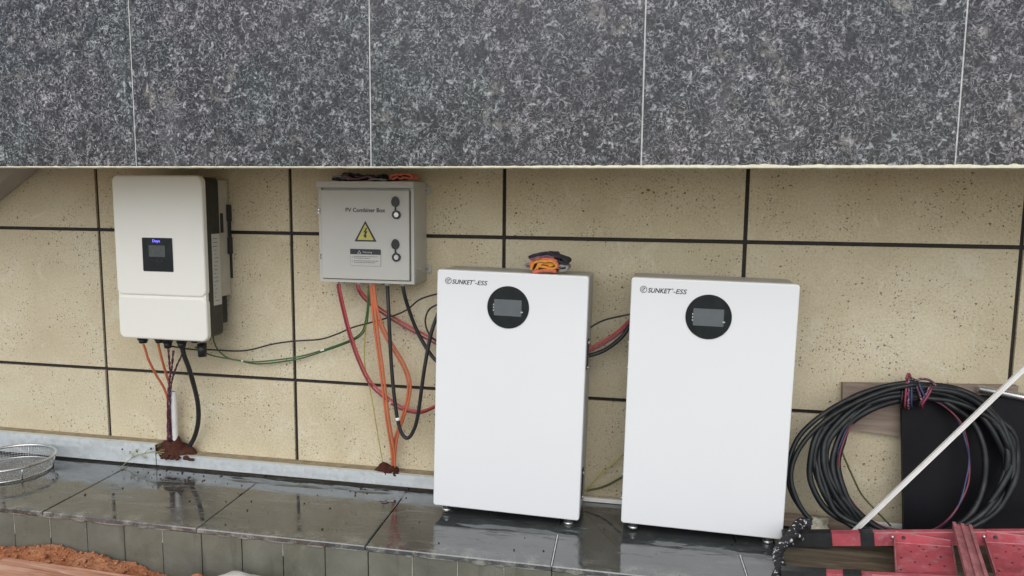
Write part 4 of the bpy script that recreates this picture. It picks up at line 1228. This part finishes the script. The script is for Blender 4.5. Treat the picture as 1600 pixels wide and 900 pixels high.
def tread(pix, holes):
    fl, fr, nr, nl = [on(px, py, .036 + lift(px)) for px, py in pix]
    tr = MB().prism([fl, fr, nr, nl], (0, 0, -.003)).build('tread', M_RED, lad)
    MB().prism([fl, nl, nl + Vector((0, 0, .016)), fl + Vector((0, 0, .016))], (.004, 0, 0)).build('tread_lip', M_REDWORN, tr)
    MB().prism([fr, nr, nr + Vector((0, 0, .012)), fr + Vector((0, 0, .012))], (.004, 0, 0)).build('tread_lip', M_REDWORN, tr)
    f0, f1 = fl + Vector((.004, -.004, .001)), fr + Vector((-.004, -.004, .001))
    t0_, t1_ = f0 + Vector((0, .002, .034)), f1 + Vector((0, .002, .017))
    MB().prism([f0, f1, t1_, t0_], (0, -.003, 0)).build('tread_flange', M_RED, tr)
    MB().beam(t0_, t1_, .005, .003).build('worn_highlight_edge', M_REDPALE, tr)  # painted highlight and wear along the flange lip
    MB().beam(f0 + Vector((0, -.004, 0)), f1 + Vector((0, -.004, 0)), .004, .003).build('worn_highlight_edge', M_REDPALE, tr)  # same painted highlight and wear at the flange foot
    MB().prism([nl, nr, nr + Vector((0, -.004, .014)), nl + Vector((0, -.004, .014))], (0, -.003, .001)).build('tread_flange', M_RED, tr)
    for (u, v) in holes:
        q = fl.lerp(fr, u).lerp(nl.lerp(nr, u), v)
        MB().cyl(q + Vector((0, 0, -.0005)), q + Vector((0, 0, .0009)), .0036, None, 8).build('tread_hole', M_BLACK, tr)
    q = fl.lerp(fr, .16) + Vector((0, -.005, .018))
    MB().cyl(q, q + Vector((0, -.006, .002)), .0052, None, 10).build('bolt_head', M_BLACK, tr)
HO = [(.30, .30), (.52, .20), (.56, .42), (.80, .42), (.35, .62), (.60, .68), (.84, .72), (.62, .92), (.12, .5), (.75, .08), (.1, .85), (.45, .1)]
tread([(1396, 846), (1486, 853), (1493, 899), (1399, 899)], HO)
tread([(1537, 846), (1640, 851), (1655, 903), (1554, 901)], HO)
# loose cross bar lying over the ladder
A_ = on(1503, 823, .083 + lift(1503)); B_ = on(1526, 903, .083 + lift(1526))
B2 = A_ + (B_ - A_) * 1.12
bar = MB().beam(A_, B2, .052, .012)
dd = (B2 - A_).normalized(); ss = dd.cross(Vector((0, 0, 1))).normalized()
for o_ in (-.022, .0, .022):
    bar.beam(A_ + ss * o_ + Vector((0, 0, .008)), B2 + ss * o_ + Vector((0, 0, .008)), .009, .008)
tag(bar.build('cross_bar', M_REDWORN), 'worn pinkish red ribbed bar lying across the red ladder', 'bar')

# flecked rope at the ladder end
root = empty('flecked_rope', on(1220, 880, 0), 'black rope with white flecks wound round the ladder end', 'rope')
rp = smooth_path([on(1264, 820, .085), on(1252, 817, .09), on(1243, 826, .09), on(1235, 839, .08), on(1224, 850, .06), on(1216, 862, .04), on(1216, 874, .04), on(1220, 888, .05), on(1215, 900, .04), on(1216, 915, .03)], 12)
for k in range(3):
    q = []
    for i, p_ in enumerate(rp):
        t = i * .42 + k * 2.094
        q.append(p_ + Vector((math.cos(t) * .0085, math.sin(t) * .005, math.sin(t) * .0085)))
    MB().tube(q, .0088, 8).build('strand', M_ROPE, root)
MB().tube(smooth_path([on(1252, 842, .07), on(1246, 836, .085), on(1236, 832, .08), on(1230, 843, .07), on(1236, 850, .05)], 8), .010, 8).build('knot', M_ROPE, root)

# ================================================================== SOIL AND PLANK, BOTTOM LEFT
nx, ny = 230, 80
mb = MB(); vs = []; fs = []
for j in range(ny + 1):
    for i in range(nx + 1):
        x = -1.2 + 2.3 * i / nx; y = -1.35 + .765 * j / ny
        # crest follows the riser, sinking to the right
        CR = ((-1.3, -.17), (-.5, -.162), (0.0, -.152), (.225, -.122), (.42, -.136), (.55, -.152), (.70, -.188), (.86, -.25), (1.3, -.27))
        for (xa, za), (xb, zb) in zip(CR, CR[1:]):
            if xa <= x <= xb:
                crest = za + (zb - za) * (x - xa) / (xb - xa)
        back = max(0.0, 1 - abs(y + .60) / .55)
        z = -.265 + (crest + .265) * max(0, back) ** .7
        z += .010 * mnoise.noise(Vector((x * 9, y * 9, 2))) + .008 * mnoise.noise(Vector((x * 32, y * 32, 4))) + .009 * mnoise.noise(Vector((x * 75, y * 75, 6))) + .006 * mnoise.noise(Vector((x * 150, y * 150, 8)))
        vs.append((x, y, z))
for j in range(ny):
    for i in range(nx):
        a_ = j * (nx + 1) + i
        fs.append((a_, a_ + 1, a_ + nx + 2, a_ + nx + 1))
mb.add(vs, fs, True)
random.seed(5)
for k in range(1500):
    i = random.randrange(nx); j = int(ny * (random.random() ** .5)) ; j = min(j, ny)
    v = vs[j * (nx + 1) + i]; s = random.uniform(.0018, .0065) * (1 if random.random() < .9 else 1.7)
    mb.ball((v[0] + random.uniform(-.01, .01), min(v[1], -.592), v[2] + s * .4), s * 1.2, s, s * .9, 6, 4, .6, 90)
soil = mb.build('soil_heap', M_SOIL)
tag(soil, 'loose orange red soil heaped against the foot of the step', 'soil', kind='stuff')

a0 = on(18, 872, -.122); a1 = on(199, 898, -.138)
dirv = (a1 - a0).normalized(); per = Vector((dirv.y, -dirv.x, 0)).normalized()
mb = MB()
s0 = a0 - dirv * .02; e0 = a0 + dirv * 1.0
mb.prism([s0, e0, e0 + per * .24, s0 + per * .24 - dirv * .04], (0, 0, -.026))
tag(mb.build('clay_plank', M_PINKWOOD), 'pinkish clay-smeared plank on the soil at the lower left', 'plank')
c0 = at(378, 902, -.66)
sk = MB().ball((c0.x, -.66, c0.z - .022), .125, .05, .034, 24, 12, .4, 14)
tag(sk.build('pale_sack', M_PALESTONE), 'pale sacking edge at the foot of the step, bottom edge', 'sack')
c0 = at(308, 899, -.64)
tag(MB().ball((c0.x, -.64, c0.z - .012), .022, .018, .018, 10, 8, .5, 40).build('clay_lump', M_SOIL), 'small orange clay lump left of the pale sacking', 'clay lump')
